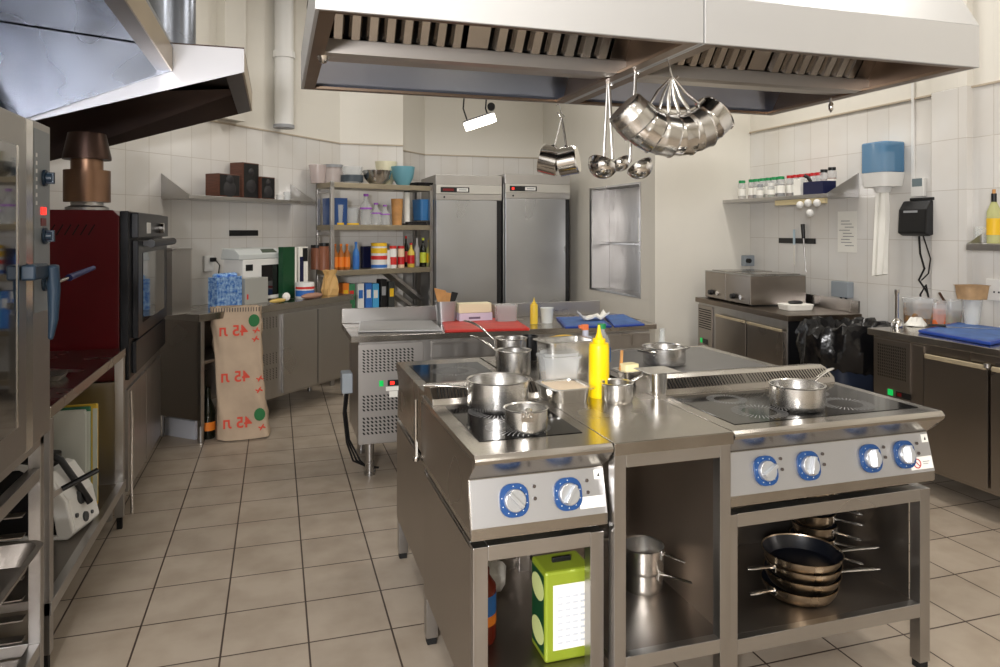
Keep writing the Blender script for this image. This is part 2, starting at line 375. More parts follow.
# ------------------------------------------------------------------ central island hood
HX0, HX1, HXM, HY0, HY1, HZ =   .10, 2.48, 1.31, 2.01, 3.18, 2.08
def hood_unit(label, x0, x1, endside):
    r = thing('extractor_hood', label, 'extractor hood', (x0, HY0, HZ), group=None); w = x1 - x0; d = HY1 - HY0; t = .012; fh = .155
    mb = MB()
    mb.box(0, w, 0, t, 0, fh); mb.box(0, w, d - t, d, 0, fh); mb.box(0, t, t, d - t, 0, fh); mb.box(w - t, w, t, d - t, 0, fh)
    mb.build('fascia', HOODST, r, bevel=.002)
    mb = MB(); f = .045
    mb.box(t, w - t, t, t + .02, 0, .012); mb.box(t, w - t, d - t - f * .6, d - t, 0, .012); mb.box(t, t + f, t + .02, d - t - f * .6, 0, .012); mb.box(w - t - f, w - t, t + .02, d - t - f * .6, 0, .012)
    mb.build('bottom_flange', mat('flange_steel', (150, 130, 112), 1, .35, noise=.2, nscale=5), r, bevel=.001)
    # sloping roof
    i0 = .05 if endside == 'R' else (.05); a = (0 if endside == 'R' else .22, w if endside == 'L' else w - .14)
    mb = MB()
    mb.hexa([(0, 0, fh), (w, 0, fh), (w, d, fh), (0, d, fh), (a[0], .3, .8), (a[1], .3, .8), (a[1], d - .3, .8), (a[0], d - .3, .8)])
    mb.box(a[0], a[1], .3, d - .3, .8, 3.9 - HZ)
    bm_ = mb.bm; bm_.faces.ensure_lookup_table(); bm_.faces.remove(bm_.faces[0])
    mb.build('roof', HOODST, r)
    # inner back and end linings
    mb = MB(); mb.hexa([(t, d - t - .01, .012), (w - t, d - t - .01, .012), (w - t, d - t, .012), (t, d - t, .012), (t, d - .13, fh), (w - t, d - .13, fh), (w - t, d - t, fh), (t, d - t, fh)])
    mb.build('back_lining', mat('blue_lit_lining_steel', (190, 200, 222), .95, .3, noise=.08, nscale=3), r)  # bluish steel colour carries the blue light falling on the lining
    for xx in (t, w - t - .006): MB().box(xx, xx + .006, t, d - t, .012, fh).build('end_lining', mat('lining_brown', (140, 122, 108), 1, .35, noise=.3, nscale=4), r)
    # grease trough and two rows of baffles
    ym = .62
    mb = MB(); mb.prism([(.50, .004), (.50, .052), (.515, .058), (.66, .058), (.70, .03), (.70, .02), (.54, .0)], t, w - t, 'x')
    mb.build('grease_trough', mat('trough_steel', (205, 198, 190), .9, .36, noise=.15, nscale=4), r)
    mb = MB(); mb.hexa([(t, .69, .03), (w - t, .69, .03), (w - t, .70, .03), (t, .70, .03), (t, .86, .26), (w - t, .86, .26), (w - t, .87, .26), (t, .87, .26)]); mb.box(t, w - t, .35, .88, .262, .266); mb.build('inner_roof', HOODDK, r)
    ang = math.atan2(.15, .5); L = .42
    y0, z0 = .515, .056; y1, z1 = .37, .25
    def pt(x, s_, o): return (x, y0 + (y1 - y0) * s_ - o * .8, z0 + (z1 - z0) * s_ - o * .6)
    nb = 2; gap = .10; pw = (w - .16 - gap) / nb
    for k in range(nb):
        xa = .07 + k * (pw + gap)
        mb = MB(); mb.face([pt(xa, 0, -.02), pt(xa + pw, 0, -.02), pt(xa + pw, 1, -.02), pt(xa, 1, -.02)])
        fr = mb.build('baffle_filter', GAPBLK, r)
        mb = MB(); n = 8 if k == 0 else 7; st = pw / n
        for i in range(n):
            c = xa + (i + .5) * st; b = st * .42
            P = []
            for s_ in (0.04, 1):
                for (dx, o) in ((-b, 0), (-b * .55, .02), (b * .55, .02), (b, 0)): P.append(mb.v(pt(c + dx, s_, o)))
            for q in range(3): mb.bm.faces.new([P[q], P[q + 1], P[q + 5], P[q + 4]])
            mb.bm.faces.new([P[0], P[1], P[2], P[3]])
        mb.build('baffle_blades', FILT, fr)
    for xa, xb in ((.012, .068), (.07 + pw + .01, .07 + pw + gap - .01), (w - .085, w - .012)):
        mb = MB(); mb.hexa([pt(xa, 0, .004), pt(xb, 0, .004), pt(xb, 1, .004), pt(xa, 1, .004), pt(xa, 0, -.004), pt(xb, 0, -.004), pt(xb, 1, -.004), pt(xa, 1, -.004)]); mb.build('blank_panel', FILT, r)
    return r
hl = hood_unit('left half of the large stainless island hood, with a lamp fitting inside its left end', HX0, HXM, 'L')
hr = hood_unit('right half of the large stainless island hood, ending near the right tiled wall', HXM + .004, HX1, 'R')
lf = MB(); lf.cyl((.055, .55, .1), (.055, .55, .02), .022); lf.lathe([(.02, 0), (.028, -.012), (.02, -.03), (.012, -.045), (0, -.05)], 16, (.055, .55, .025)); lf.build('lamp_socket', CHROME, hl, smooth=True)
sp = thing('hood_sprinkler', 'small chrome nozzle below the right rim of the island hood', 'sprinkler nozzle', Pz(831, 98, HZ))
mb = MB(); mb.cyl((0, 0, 0), (0, 0, -.025), .006); mb.ell((0, 0, -.04), .013, .013, .022); mb.cyl((0, 0, -.055), (0, 0, -.066), .005); mb.build('nozzle_body', CHROME, sp, smooth=True)

# ------------------------------------------------------------------ the left wall hoods
def lz(x, zf=2.28, xf=-.5, k=.42): return zf - (xf - x) * k
lh = thing('wall_hood', 'large open stainless wall hood above the combi oven at top left', 'wall hood', (0, 0, 0))
XF = -.5; YA, YB = 1.0, 3.95; XW = -1.58
mb = MB(); mb.box(XF - .006, XF, YA, YB, 2.28, 2.40); mb.build('fascia', mat('bronze_fascia', (190, 170, 140), 1, .3, noise=.2, nscale=3), lh)
mb = MB(); mb.box(XF - .075, XF - .006, YA, YB, 2.28, 2.286); mb.build('front_flange', mat('flange_dark', (120, 108, 98), 1, .35, noise=.25, nscale=5), lh)
mb = MB(); mb.hexa([(XW, YB - .012, lz(XW)), (XF - .006, YB - .012, 2.28), (XF - .006, YB, 2.28), (XW, YB, lz(XW)), (XW, YB - .012, 2.5), (XF - .006, YB - .012, 2.40), (XF - .006, YB, 2.40), (XW, YB, 2.5)]); mb.prism([(XW, 2.49), (XF - .006, 2.39), (-.9, 2.63), (XW, 2.63)], YB - .012, YB, 'y'); mb.build('end_panel', HOODIN, lh)
mb = MB(); mb.hexa([(XW, YA, 2.62), (-.9, YA, 2.62), (-.9, YB, 2.62), (XW, YB, 2.62), (XW, YA, 2.64), (-.9, YA, 2.64), (-.9, YB, 2.64), (XW, YB, 2.64)])
mb.hexa([(-.9, YA, 2.62), (XF, YA, 2.40), (XF, YB, 2.40), (-.9, YB, 2.62), (-.9, YA, 2.64), (XF, YA, 2.42), (XF, YB, 2.42), (-.9, YB, 2.64)]); mb.build('roof', HOODIN, lh)
mb = MB(); mb.hexa([(XW, YA, lz(XW)), (XW + .02, YA, lz(XW)), (XW + .02, YB - .02, lz(XW)), (XW, YB - .02, lz(XW)), (XW, YA, 2.62), (XW + .02, YA, 2.62), (XW + .02, YB - .02, 2.62), (XW, YB - .02, 2.62)]); mb.build('back_panel', HOODIN, lh)
mb = MB(); zz = [(XW + .02, 2.02), (-1.05, 1.93), (-1.02, 1.97), (XW + .02, 2.08)]; mb.prism([(a, b) for a, b in [(-1.56, 1.84), (-1.2, 1.99), (-1.2, 2.03), (-1.56, 2.0)]], YA, YB - .02, 'y')
mb.build('grease_channel', HOODIN, lh)
mb = MB()
for i in range(5):
    y = 3.8 - i * .5; mb.hexa([(-1.5, y - .46, 2.05), (-1.2, y - .46, 2.04), (-1.2, y, 2.04), (-1.5, y, 2.05), (-1.5, y - .46, 2.52), (-1.47, y - .46, 2.52), (-1.47, y, 2.52), (-1.5, y, 2.52)])
mb.build('filter_panel', FILT, lh)
fh = thing('wall_hood', 'smaller stainless wall hood over the dark red oven, dark inside', 'wall hood', (0, 0, 0))
XF2, YC, YD = -.16, 3.96, 5.25
def l2(x): return 2.30 - (XF2 - x) * .31
XW2 = -1.5
mb = MB(); mb.hexa([(XW2, YC, l2(XW2)), (XF2, YC, 2.30), (XF2, YC + .01, 2.30), (XW2, YC + .01, l2(XW2)), (XW2, YC, 2.42), (XF2, YC, 2.42), (XF2, YC + .01, 2.42), (XW2, YC + .01, 2.42)]); mb.build('near_panel', mat('bright_hood_panel', (168, 168, 172), .95, .32), fh)
mb = MB(); mb.box(XF2 - .01, XF2, YC + .01, YD, 2.30, 2.42); mb.build('fascia', mat('bronze_fascia', (190, 170, 140)), fh)
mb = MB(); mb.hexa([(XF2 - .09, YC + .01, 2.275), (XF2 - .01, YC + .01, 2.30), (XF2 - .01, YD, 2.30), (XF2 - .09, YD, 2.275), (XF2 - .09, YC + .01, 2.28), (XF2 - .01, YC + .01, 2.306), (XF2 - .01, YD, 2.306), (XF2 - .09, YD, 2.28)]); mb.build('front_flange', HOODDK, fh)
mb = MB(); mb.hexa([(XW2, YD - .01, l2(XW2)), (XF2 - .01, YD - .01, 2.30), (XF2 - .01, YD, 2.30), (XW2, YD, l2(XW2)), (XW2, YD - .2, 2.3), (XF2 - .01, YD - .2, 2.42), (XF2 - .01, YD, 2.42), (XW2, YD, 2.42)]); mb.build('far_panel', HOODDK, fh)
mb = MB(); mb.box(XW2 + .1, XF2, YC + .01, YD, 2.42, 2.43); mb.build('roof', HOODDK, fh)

# ------------------------------------------------------------------ pots and pans
def saucepan(label, loc, r, h, hl=.16, ha=0, lift=.15, group=None, m=None, rot=None, name='saucepan', two=False, hth=.007, cat='saucepan', handle=True, hz=.82):
    root = thing(name, label, cat, loc, 0, group, rot); t = .0025
    pr = [(0, 0), (r * .93, 0), (r * .985, .006), (r, .016), (r, h - .004), (r + .004, h), (r + .001, h + .001), (r - t, h - .003), (r - t, .012), (r * .93, t + .002), (0, t + .002)]
    MB().lathe(pr, 44).build('pot_body', m or POTST, root, smooth=True)
    if handle:
        for a in ([ha] if not two else [ha, ha + PI]):
            c, s_ = math.cos(a), math.sin(a)
            pts = []; n = 8
            if two:
                q = Vector((-s_, c, 0)); e = Vector((c, s_, 0)); w = .04
                pts = [e * r + q * w + Vector((0, 0, h * .8)), e * (r + .03) + q * w * .8 + Vector((0, 0, h * .83)), e * (r + .035) - q * w * .8 + Vector((0, 0, h * .83)), e * r - q * w + Vector((0, 0, h * .8))]
                MB().tube(pts, .005).build('handle', CHROME, root, smooth=True)
            else:
                for k in range(n + 1):
                    u = k / n; d = r - .001 + hl * u; z = h * hz + math.sin(u * PI / 2) * lift * hl + (.0 if u > .12 else 0)
                    pts.append((c * d, s_ * d, z))
                rs = [hth * .75, hth * .8, hth, hth, hth, hth * 1.05, hth * 1.1, hth, hth * .7]
                MB().tube(pts, hth, 10, .7, rs).build('handle', CHROME, root, smooth=True)
                mb = MB(); mb.M = Matrix.Rotation(a, 4, 'Z'); mb.box(r - .001, r + .003, -.018, .018, h * hz - .016, h * hz + .012)
                for q in (-.011, .011): mb.ell((r + .003, q, h * hz), .003, .004, .004, 8, 6)
                mb.build('handle_bracket', CHROME, root, bevel=.001)
    return root
def pan(label, loc, r, h, hl, ha, group=None, tilt=0, lift=.12, z_in=True):
    root = thing('frying_pan', label, 'frying pan', loc, 0, group, (tilt, 0, 0)); t = .003
    MB().lathe([(0, 0), (r * .78, 0), (r * .84, .004), (r * .93, h * .5), (r, h), (r - t, h), (r * .93 - t, h * .5)], 44).build('pan_body', PANST, root, smooth=True)
    MB().lathe([(0, t), (r * .8, t + .001), (r * .92 - t, h * .5), (r - t, h - .0005)], 44).build('nonstick_coating', NONSTICK, root, smooth=True)
    c, s_ = math.cos(ha), math.sin(ha); pts = []
    for k in range(9):
        u = k / 8; d = r * .95 + hl * u; pts.append((c * d, s_ * d, h * .7 + math.sin(u * PI / 2) * lift * hl))
    MB().tube(pts, .008, 10, .55, [.012, .008, .008, .009, .010, .011, .011, .010, .006]).build('handle', POTST, root, smooth=True)
    mb = MB(); mb.M = Matrix.Rotation(ha, 4, 'Z'); mb.box(r * .93, r * .93 + .006, -.02, .02, h * .45, h * .95); mb.build('handle_bracket', CHROME, root, bevel=.002)
    return root
def gn(name, label, cat, loc, w, d, h, rz=0, m=None, group=None, fill=None, fh=.8, r=.03, taper=.92, lip=.014, fname='contents'):
    root = thing(name, label, cat, loc, rz, group)
    mb = MB(); mb.rr(w, d, 0, h, r, taper=taper, open_top=.0025)
    if lip:
        mb.rr(w + 2 * lip, d + 2 * lip, h - .001, h + .001, r + lip * .6)
        # knock the opening out of the lip: drop the two flat lip faces and keep a ring
        fs = [f for f in mb.bm.faces if len(f.verts) > 8 and min(v.co.z for v in f.verts) > h - .0015]
        bmesh.ops.delete(mb.bm, geom=fs, context='FACES_ONLY')
        def ringpts(W, D, R, z):
            out = []
            for qx, qy, a0 in [(1, 1, 0), (-1, 1, PI / 2), (-1, -1, PI), (1, -1, 3 * PI / 2)]:
                for k in range(6):
                    a = a0 + PI / 2 * k / 5; out.append(mb.v((qx * (W / 2 - R) + R * math.cos(a), qy * (D / 2 - R) + R * math.sin(a), z)))
            return out
        for z in (h - .001, h + .001):
            A = ringpts(w + 2 * lip, d + 2 * lip, r + lip * .6, z); Bq = ringpts(w - .004, d - .004, r, z)
            for i in range(len(A)):
                j = (i + 1) % len(A); mb.bm.faces.new([A[i], A[j], Bq[j], Bq[i]])
    mb.build('tub', m or POTST, root, smooth=True)
    if fill: 
        mb = MB(); mb.rr((w - .008) * (taper + (1 - taper) * fh), (d - .008) * (taper + (1 - taper) * fh), .004, h * fh, max(r - .004, .004), taper=.94); mb.build(fname, fill, root, smooth=True)
    return root
def bottle(name, label, cat, loc, prof, m, parts=(), group=None, rz=0, seg=20):
    root = thing(name, label, cat, loc, rz, group)
    MB().lathe(prof, seg).build('bottle_body', m, root, smooth=True)
    for pn, pp, pm in parts: MB().lathe(pp, seg).build(pn, pm, root, smooth=True)
    return root
def squeeze(label, loc, r, h, m, group=None, rz=0):
    b = h * .72
    return bottle('squeeze_bottle', label, 'squeeze bottle', loc, [(0, 0), (r * .95, 0), (r, .006), (r, b * .93), (r * .96, b), (0, b)], m,
        [('nozzle_cap', [(0, b), (r * .93, b), (r * .93, b + h * .03), (r * .62, b + h * .035), (r * .62, b + h * .09), (r * .4, b + h * .1), (r * .22, b + h * .17), (r * .1, h), (0, h)], m)], group)

# ------------------------------------------------------------------ the island
IY = 1.83; ZT = .88
def cooktop(label, x0, w, knobs, zones, rear=False, stickers='', glass=True, gy0=.12, D=.745):
    gy1 = D - .19
    root = thing('induction_cooktop' if glass else 'griddle_plate', label, 'cooktop' if glass else 'griddle', (x0, IY, 0) if not rear else (x0 + w, 3.27, 0), PI if rear else 0)
    if rear: D = .69
    prof = [(0.004, .872), (0, .866), (.004, .856), (.072, .797), (.040, .672), (.040, .64), (D, .64), (D, ZT), (.012, ZT)]
    mb = MB(); mb.prism(prof, 0.001, w - .001, 'x'); mb.build('body', TOPST, root, bevel=.001)
    # bright front control panel
    mb = MB(); e = .0015
    mb.hexa([(.004, .072 - e * 2, .795), (w - .004, .072 - e * 2, .795), (w - .004, .074, .795), (.004, .074, .795), (.004, .04 - e * 2, .674), (w - .004, .04 - e * 2, .674), (w - .004, .042, .674), (.004, .042, .674)])
    cp = mb.build('control_panel', PANELST, root)
    if not rear:
        for sx in (-.0005, w - .0005):
            mb = MB(); mb.prism([(.03, .83), (.075, .795), (.045, .66), (D - .01, .66), (D - .01, .862), (.02, .862)], sx, sx + .001, 'x'); mb.build('side_panel', BROWNST, root)
    if glass:
        B('glass_plate', GLASSBK, root, (.048, w - .04, gy0, gy1, ZT, ZT + .0018), bevel=.0008)
        for zx, zy, zr in zones:
            mb = MB()
            for k in range(40):
                a = 2 * PI * k / 40; c, s_ = math.cos(a), math.sin(a)
                ra, rb = zr * .62, zr; q = .0011
                mb.face([(zx + c * ra - s_ * q, zy + s_ * ra + c * q, ZT + .0022), (zx + c * ra + s_ * q, zy + s_ * ra - c * q, ZT + .0022), (zx + c * rb + s_ * q * 1.6, zy + s_ * rb - c * q * 1.6, ZT + .0022), (zx + c * rb - s_ * q * 1.6, zy + s_ * rb + c * q * 1.6, ZT + .0022)])
            mb.build('zone_marking', MARK, root)
    else:
        B('griddle_surface', mat('griddle_steel', (128, 128, 130), 1, .35, noise=.2, nscale=4), root, (.05, w - .05, .06, .6, ZT, ZT + .002), bevel=.0008)
    if not rear:  # slotted flue riser
        y0, y1 = D - .165, D - .005; pr = [(y0, ZT), (y0 + .006, ZT + .02), (y0 + .05, ZT + .05), (y0 + .08, ZT + .058), (y1 - .02, ZT + .05), (y1, ZT + .02), (y1, ZT)]
        mb = MB(); mb.prism(pr, .01, w - .01, 'x'); ri = mb.build('flue_riser', TOPST, root, bevel=.001)
        mb = MB(); n = int(w / .0135)
        for i in range(n):
            x = .03 + (w - .06) * i / (n - 1)
            if abs(x - w / 2) < .012: continue
            mb.face([(x, y0 + .0085, ZT + .0235), (x + .0035, y0 + .0085, ZT + .0235), (x + .0065, y0 + .0465, ZT + .0490), (x + .003, y0 + .0465, ZT + .0490)])
        mb.build('slots', GAPBLK, ri)
        nrm = Vector((0, -.125, -.032)).normalized()
        tilt = math.atan2(.032, .123)
        for i, (kx, ka) in enumerate(knobs):
            base = Vector((kx, .056 - .004, .735))
            R_ = Matrix.Translation(base) @ Matrix.Rotation(PI / 2 - tilt, 4, 'X')
            mb = MB(); mb.M = R_; mb.rr(.083, .088, 0, .007, .032)
            bz = mb.build('knob_bezel', KBLUE, root, smooth=True)
            mb = MB(); mb.M = R_ @ Matrix.Translation((0, 0, .007)); mb.lathe([(0, 0), (.031, 0), (.030, .012), (.028, .014), (0, .014)], 28)
            mb.M = R_ @ Matrix.Rotation(ka, 4, 'Z') @ Matrix.Translation((0, 0, .021)); mb.hexa([(-.007, -.029, 0), (.007, -.029, 0), (.007, .029, 0), (-.007, .029, 0), (-.005, -.025, .014), (.005, -.025, .014), (.005, .029, .014), (-.005, .029, .014)])
            mb.build('knob', KNOB, bz, smooth=True, bevel=.001)
            mb = MB(); mb.M = R_
            for k in range(9):
                a = ka + PI / 2 + .6 + k * .62; mb.box(.037 * math.cos(a) - .0012, .037 * math.cos(a) + .0012, .037 * math.sin(a) - .0012, .037 * math.sin(a) + .0012, .007, .0075)
            mb.build('dial_marks', WHITE, bz)
            mb = MB(); mb.M = R_
            for q in (.03, -.002): mb.cyl((.062, q, -.002), (.062, q, .003), .0052, seg=12)
            mb.build('indicator_lamp', mat('indicator', (70, 62, 58), 0, .3), root)
        def stick(nm, m, xa, xb, za, zb):
            def yy(z): return .040 + (z - .672) * (.032 / .125) - .0045
            mb = MB(); mb.hexa([(xa, yy(za) - .0006, za), (xb, yy(za) - .0006, za), (xb, yy(za) + .001, za), (xa, yy(za) + .001, za), (xa, yy(zb) - .0006, zb), (xb, yy(zb) - .0006, zb), (xb, yy(zb) + .001, zb), (xa, yy(zb) + .001, zb)])
            return mb.build(nm, m, root)
        if stickers:
            st = stick('warning_sticker', PAPER, w - .034, w - .008, .765, .79)
            mb = MB(); mb.prism([(w - .026, .770), (w - .016, .770), (w - .021, .783)], .0605, .0612, 'y'); mb.build('warning_triangle', INK, st)
        if stickers == 'L': stick('blank_sticker', PAPER, w - .085, w - .008, .692, .722)
        if stickers == 'R':
            st = stick('prohibition_sticker', PAPER, w - .10, w - .008, .684, .722)
            mb = MB(); mb.M = Matrix.Translation((w - .074, .0415, .703)) @ Matrix.Rotation(PI / 2 - tilt, 4, 'X')
            mb.lathe([(.0125, .0), (.0125, .001), (.0155, .001), (.0155, 0)], 24); mb.M = mb.M @ Matrix.Rotation(.8, 4, 'Z'); mb.box(-.0012, .0012, -.013, .013, 0, .001)
            mb.build('red_ring', REDCAP, st)
            mb = MB(); mb.M = Matrix.Translation((w - .035, .0420, .703)) @ Matrix.Rotation(PI / 2 - tilt, 4, 'X'); mb.box(-.014, .014, .003, .005, .0, .0008); mb.box(-.014, .008, -.004, -.002, .0, .0008); mb.build('sticker_print', GREY, st)
    return root
X0, X1, X2, X3 = .50, .905, 1.30, 2.11
ctl = cooktop('narrow two zone induction cooktop with two blue knobs, holding a large and a small pot', X0, X1 - X0, [(.125, .75), (.285, -.6)], [(.2, .24, .10), (.2, .44, .10)], stickers='L', gy0=.13)
ctr = cooktop('wide four zone induction cooktop with four blue knobs at the right end of the island', X2, X3 - X2, [(.145, -1.05), (.305, -.35), (.55, -.1), (.69, -.1)], [(.22, .18, .09), (.57, .18, .09), (.22, .36, .07), (.57, .36, .07)], stickers='R', gy0=.07, D=.645)
rl = cooktop('rear left induction cooktop of the island, its dark glass partly behind the large saucepan', X0 + .02, .40, [], [(.2, .3, .1)], rear=True)
rr_ = cooktop('smooth grey griddle unit at the back right corner of the island', X2 + .02, .80, [], [], rear=True, glass=False)
def stand(label, x0, x1, y0, y1, zs, zt, lp=False, rp=False, back=True, name='equipment_stand', flip=False):
    root = thing(name, label, 'stand', (x0, y0, 0)); w = x1 - x0; d = y1 - y0; q = .042
    for i, (xx, yy) in enumerate(((0, 0), (w - q, 0), (0, d - q), (w - q, d - q))):
        l = B('leg', STEELV, root, (xx, xx + q, yy, yy + q, .025, zt - .002)); B('foot', RUBBER, l, (xx + .004, xx + q - .004, yy + .004, yy + q - .004, 0, .025))
    B('top_rail', STEEL, root, (q, w - q, 0, q, zt - q, zt), (q, w - q, d - q, d, zt - q, zt), (0.001, q - .001, q, d - q, zt - q, zt - .001), (w - q + .001, w - .001, q, d - q, zt - q, zt - .001))
    B('shelf_rail', STEEL, root, (q, w - q, 0, q * .7, zs - .045, zs + .001))
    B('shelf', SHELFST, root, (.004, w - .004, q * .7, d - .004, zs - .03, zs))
    for sx, on in ((-.002, lp), (w + .0005, rp)):
        if on: B('side_panel', BROWNST, root, (sx, sx + .0015, .02, d, zs - .04, zt - .01), bevel=0)
    if back: B('back_panel', SHELFST, root, (q, w - q, d - .01, d - .008, zs, zt - q), bevel=0)
    return root
sl = stand('open steel stand with closed left side under the narrow two zone cooktop', X0 + .01, X1 - .006, IY + .055, 2.56, .215, .617, lp=True)
sr = stand('wide open steel stand under the four knob cooktop, full of frying pans', X2 + .006, X3 - .005, IY + .055, 2.46, .225, .612, rp=False)
inner = MB(); inner.box(.045, .047,   .045, .56, .225, .57); inner.build('side_panel', SHELFST, sr)
inner = MB(); inner.box(X3 - X2 - .056, X3 - X2 - .054,   .045, .56, .225, .57); inner.build('side_panel', SHELFST, sr)
stand('rear left equipment stand of the island with closed brown side panel', X0 + .025, X1, 2.60, 3.26, .215, .617, lp=True)
stand('rear right equipment stand under the grey griddle', X2 + .03, X3 + .01, 2.60, 3.25, .215, .617, rp=True)
tb = thing('work_table', 'narrow stainless work table between the two front cooktops, crowded with pots and a yellow bottle', 'work table', (X1 + .002, IY + .003, 0)); tw = X2 - X1 - .004
B('tabletop', TOPST, tb, (0, tw, 0, 1.43, ZT - .036, ZT), bevel=.002)
q = .037
for xx, yy in ((.004, .01), (tw - q - .004, .01), (.004, 1.37), (tw - q - .004, 1.37), (.004, .72), (tw - q - .004, .72)):
    l = B('leg', STEELV, tb, (xx, xx + q, yy, yy + q, .02, ZT - .036)); B('foot', RUBBER, l, (xx + .004, xx + q - .004, yy + .004, yy + q - .004, 0, .02))
B('apron', STEEL, tb, (.004 + q, tw - q - .004, .01, .03, ZT - .075, ZT - .037))
B('shelf_rail', STEEL, tb, (.004 + q, tw - q - .004, .01, .04, .225, .266))
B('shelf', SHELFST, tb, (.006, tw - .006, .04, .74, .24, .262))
B('back_panel', SHELFST, tb, (.02, tw - .02, .76, .762, .26, ZT - .04), bevel=0)
B('side_panel', mat('inner_side_steel', (175, 160, 145), 1, .42, noise=.25, nscale=3), tb, (tw - .012, tw - .0105, .05, .74, .262, ZT - .075), bevel=0)

# things on the island (placed where the photograph shows their feet)
def onz(px, py, z=ZT): v = Pz(px, py, z); return (v.x, v.y, z)
ZG = ZT + .0022
def front_at(px, py, r, z):   # px,py = nearest bottom point of a round pot of radius r
    v = Pz(px, py, z); d = Vector((v.x, v.y, 0)).normalized(); return (v.x + d.x * r, v.y + d.y * r, z)
saucepan('largest straight sided saucepan on the left cooktop, handle pointing left', front_at(498, 415, .103, ZG), .103, .097, .15, PI * .97, .1, hz=.72, hth=.0095)
saucepan('small saucepan at the front of the left cooktop with its handle towards the viewer', front_at(526, 436, .064, ZG), .064, .068, .07, -1.85, .5, hth=.009)
saucepan('small copper toned saucepan on the right cooktop with its handle to the right', front_at(797, 413, .088, ZG), .088, .078, .15, .35, .25)
saucepan('small shiny saucepan in front of the butter dish, handle to the right', front_at(617, 405, .055, ZT), .055, .068, .12, .3, .2, hth=.008)
squeeze('bright yellow squeeze bottle on the island work table, tallest item there', front_at(599, 399, .037, ZT), .037, .258, YEL)
def at_px(px, py, dy=0): v = Pz(px, py, ZT); return (v.x, v.y + dy, ZT)
gn('gastronorm_pan', 'shallow steel pan of flour in front of the clear lidded box', 'food pan', at_px(575, 404, .095), .145, .17, .048, .05, fill=CREAMF, fh=.9, fname='flour')
bx = gn('food_box', 'clear plastic box with a clear domed lid behind the pan of flour', 'food box', at_px(568, 386, .09), .155, .12, .10, 0, m=CLEAR, fill=CREAMF, fh=.35, fname='flour', taper=.88, lip=0)
mb = MB(); mb.rr(.17, .135, .10, .107, .035); mb.rr(.15, .11, .107, .118, .03); mb.build('lid', CLEAR, bx, smooth=True)
saucepan('medium saucepan behind the largest saucepan, its handle pointing up left', front_at(514, 377, .07, ZT), .07, .10, .13, 2.5, .5)
saucepan('shallow saucepan further back, its handle crossing towards the left', (1.0, 3.05, ZT), .07, .12, .15, 2.6, .6)
gn('gastronorm_pan', 'tall steel food pan behind the clear lidded box', 'food pan', (1.13, 2.74, ZT), .21, .14, .15, .1)
nc = Vector(front_at(657, 396, .03, ZT)); c = gn('gastronorm_pan', 'tall narrow steel food pan with a loose lid beside the slotted flue', 'food pan', (nc.x, nc.y, ZT), .062, .07, .085, 0, r=.02, lip=.008)
B('lid', POTST, c, (-.065, .065, -.06, .06, .0865, .089), bevel=.001)
bd = gn('butter_dish', 'small steel dish holding a block of butter and a knife, right of the yellow bottle', 'butter dish', at_px(633, 385, .03), .085, .08, .055, .1, taper=.75, r=.02)
mb = MB(); mb.rr(.06, .05, .045, .078, .008, taper=1.05); mb.build('butter', BUTTER, bd, smooth=True)
mb = MB(); mb.hexa([(-.035, .01, .05), (-.025, .01, .05), (-.025, .02, .05), (-.035, .02, .05), (-.018, .03, .125), (-.008, .03, .125), (-.008, .036, .125), (-.018, .036, .125)]); mb.build('knife', SPWOOD, bd)
saucepan('wide two handled pot on the griddle at the back right', (1.66, 2.86, ZT + .002), .094, .078, .1, .3, .1, two=True, name='stock_pot', cat='stock pot')
g_ = bottle('glass_cruet', 'slim clear glass bottle standing behind the wide two handled pot', 'glass bottle', (1.80, 3.12, ZT + .002), [(0, 0), (.018, 0), (.02, .01), (.02, .05), (.013, .065), (.012, .11), (.015, .115), (.010, .11), (.011, .065), (.017, .05), (.017, .008), (0, .006)], CLEARG)
wb = bottle('water_bottle', 'clear plastic bottle with a green cap and blue label behind the yellow bottle', 'plastic bottle', (1.325, 2.80, ZT), [(0, 0), (.034, 0), (.038, .01), (.038, .10), (.034, .135), (.016, .165), (.013, .18), (0, .18)], CLEAR,
    [('label', [(.0385, .04), (.0388, .04), (.0388, .10), (.0385, .10)], BLULAB), ('cap', [(0, .18), (.018, .18), (.018, .20), (0, .20)], GREEN)])
sb = thing('spray_bottle', 'grey spray bottle with an orange collar left of the green capped bottle', 'spray bottle', (1.33, 2.98, ZT))
mb = MB(); mb.rr(.055, .045, 0, .12, .012, taper=1); mb.rr(.026, .026, .12, .15, .01); mb.build('bottle_body', mat('spray_grey', (190, 192, 205), 0, .4), sb, smooth=True)
mb = MB(); mb.box(-.018, .012, -.01, .01, .15, .175); mb.box(-.032, -.018, -.008, .008, .158, .172); mb.build('spray_head', mat('spray_orange', (225, 120, 70), 0, .4), sb, bevel=.002)
gl = thing('rubber_glove', 'yellow rubber glove draped over a small pale blue tub at the back', 'rubber glove', (1.265, 3.08, ZT + .091))
mb = MB(); mb.ell((0, 0, .012), .06, .035, .014); mb.ell((.05, .0, .0), .04, .03, .012)
for k in range(4): mb.tube([(-.04, -.024 + k * .016, .01), (-.075 - .006 * (k % 2), -.027 + k * .018, .004)], .008)
mb.build('glove_body', mat('glove_yellow', (235, 190, 40), 0, .5), gl, smooth=True)
gn('food_box', 'small pale blue tub under the yellow rubber glove', 'plastic tub', (1.26, 3.08, ZT), .14, .08, .09, 0, m=mat('pale_tub', (190, 200, 215), 0, .3), lip=.004)
bk = gn('storage_tub', 'black plastic tub at the back edge of the island table', 'plastic tub', (1.12, 3.14, ZT), .07, .08, .11, 0, m=BLACK, lip=.004)
pk = thing('steel_rod', 'thin chrome rod with white tag at the left side of the island', 'rod', (X0 - .014, 2.595, .64))
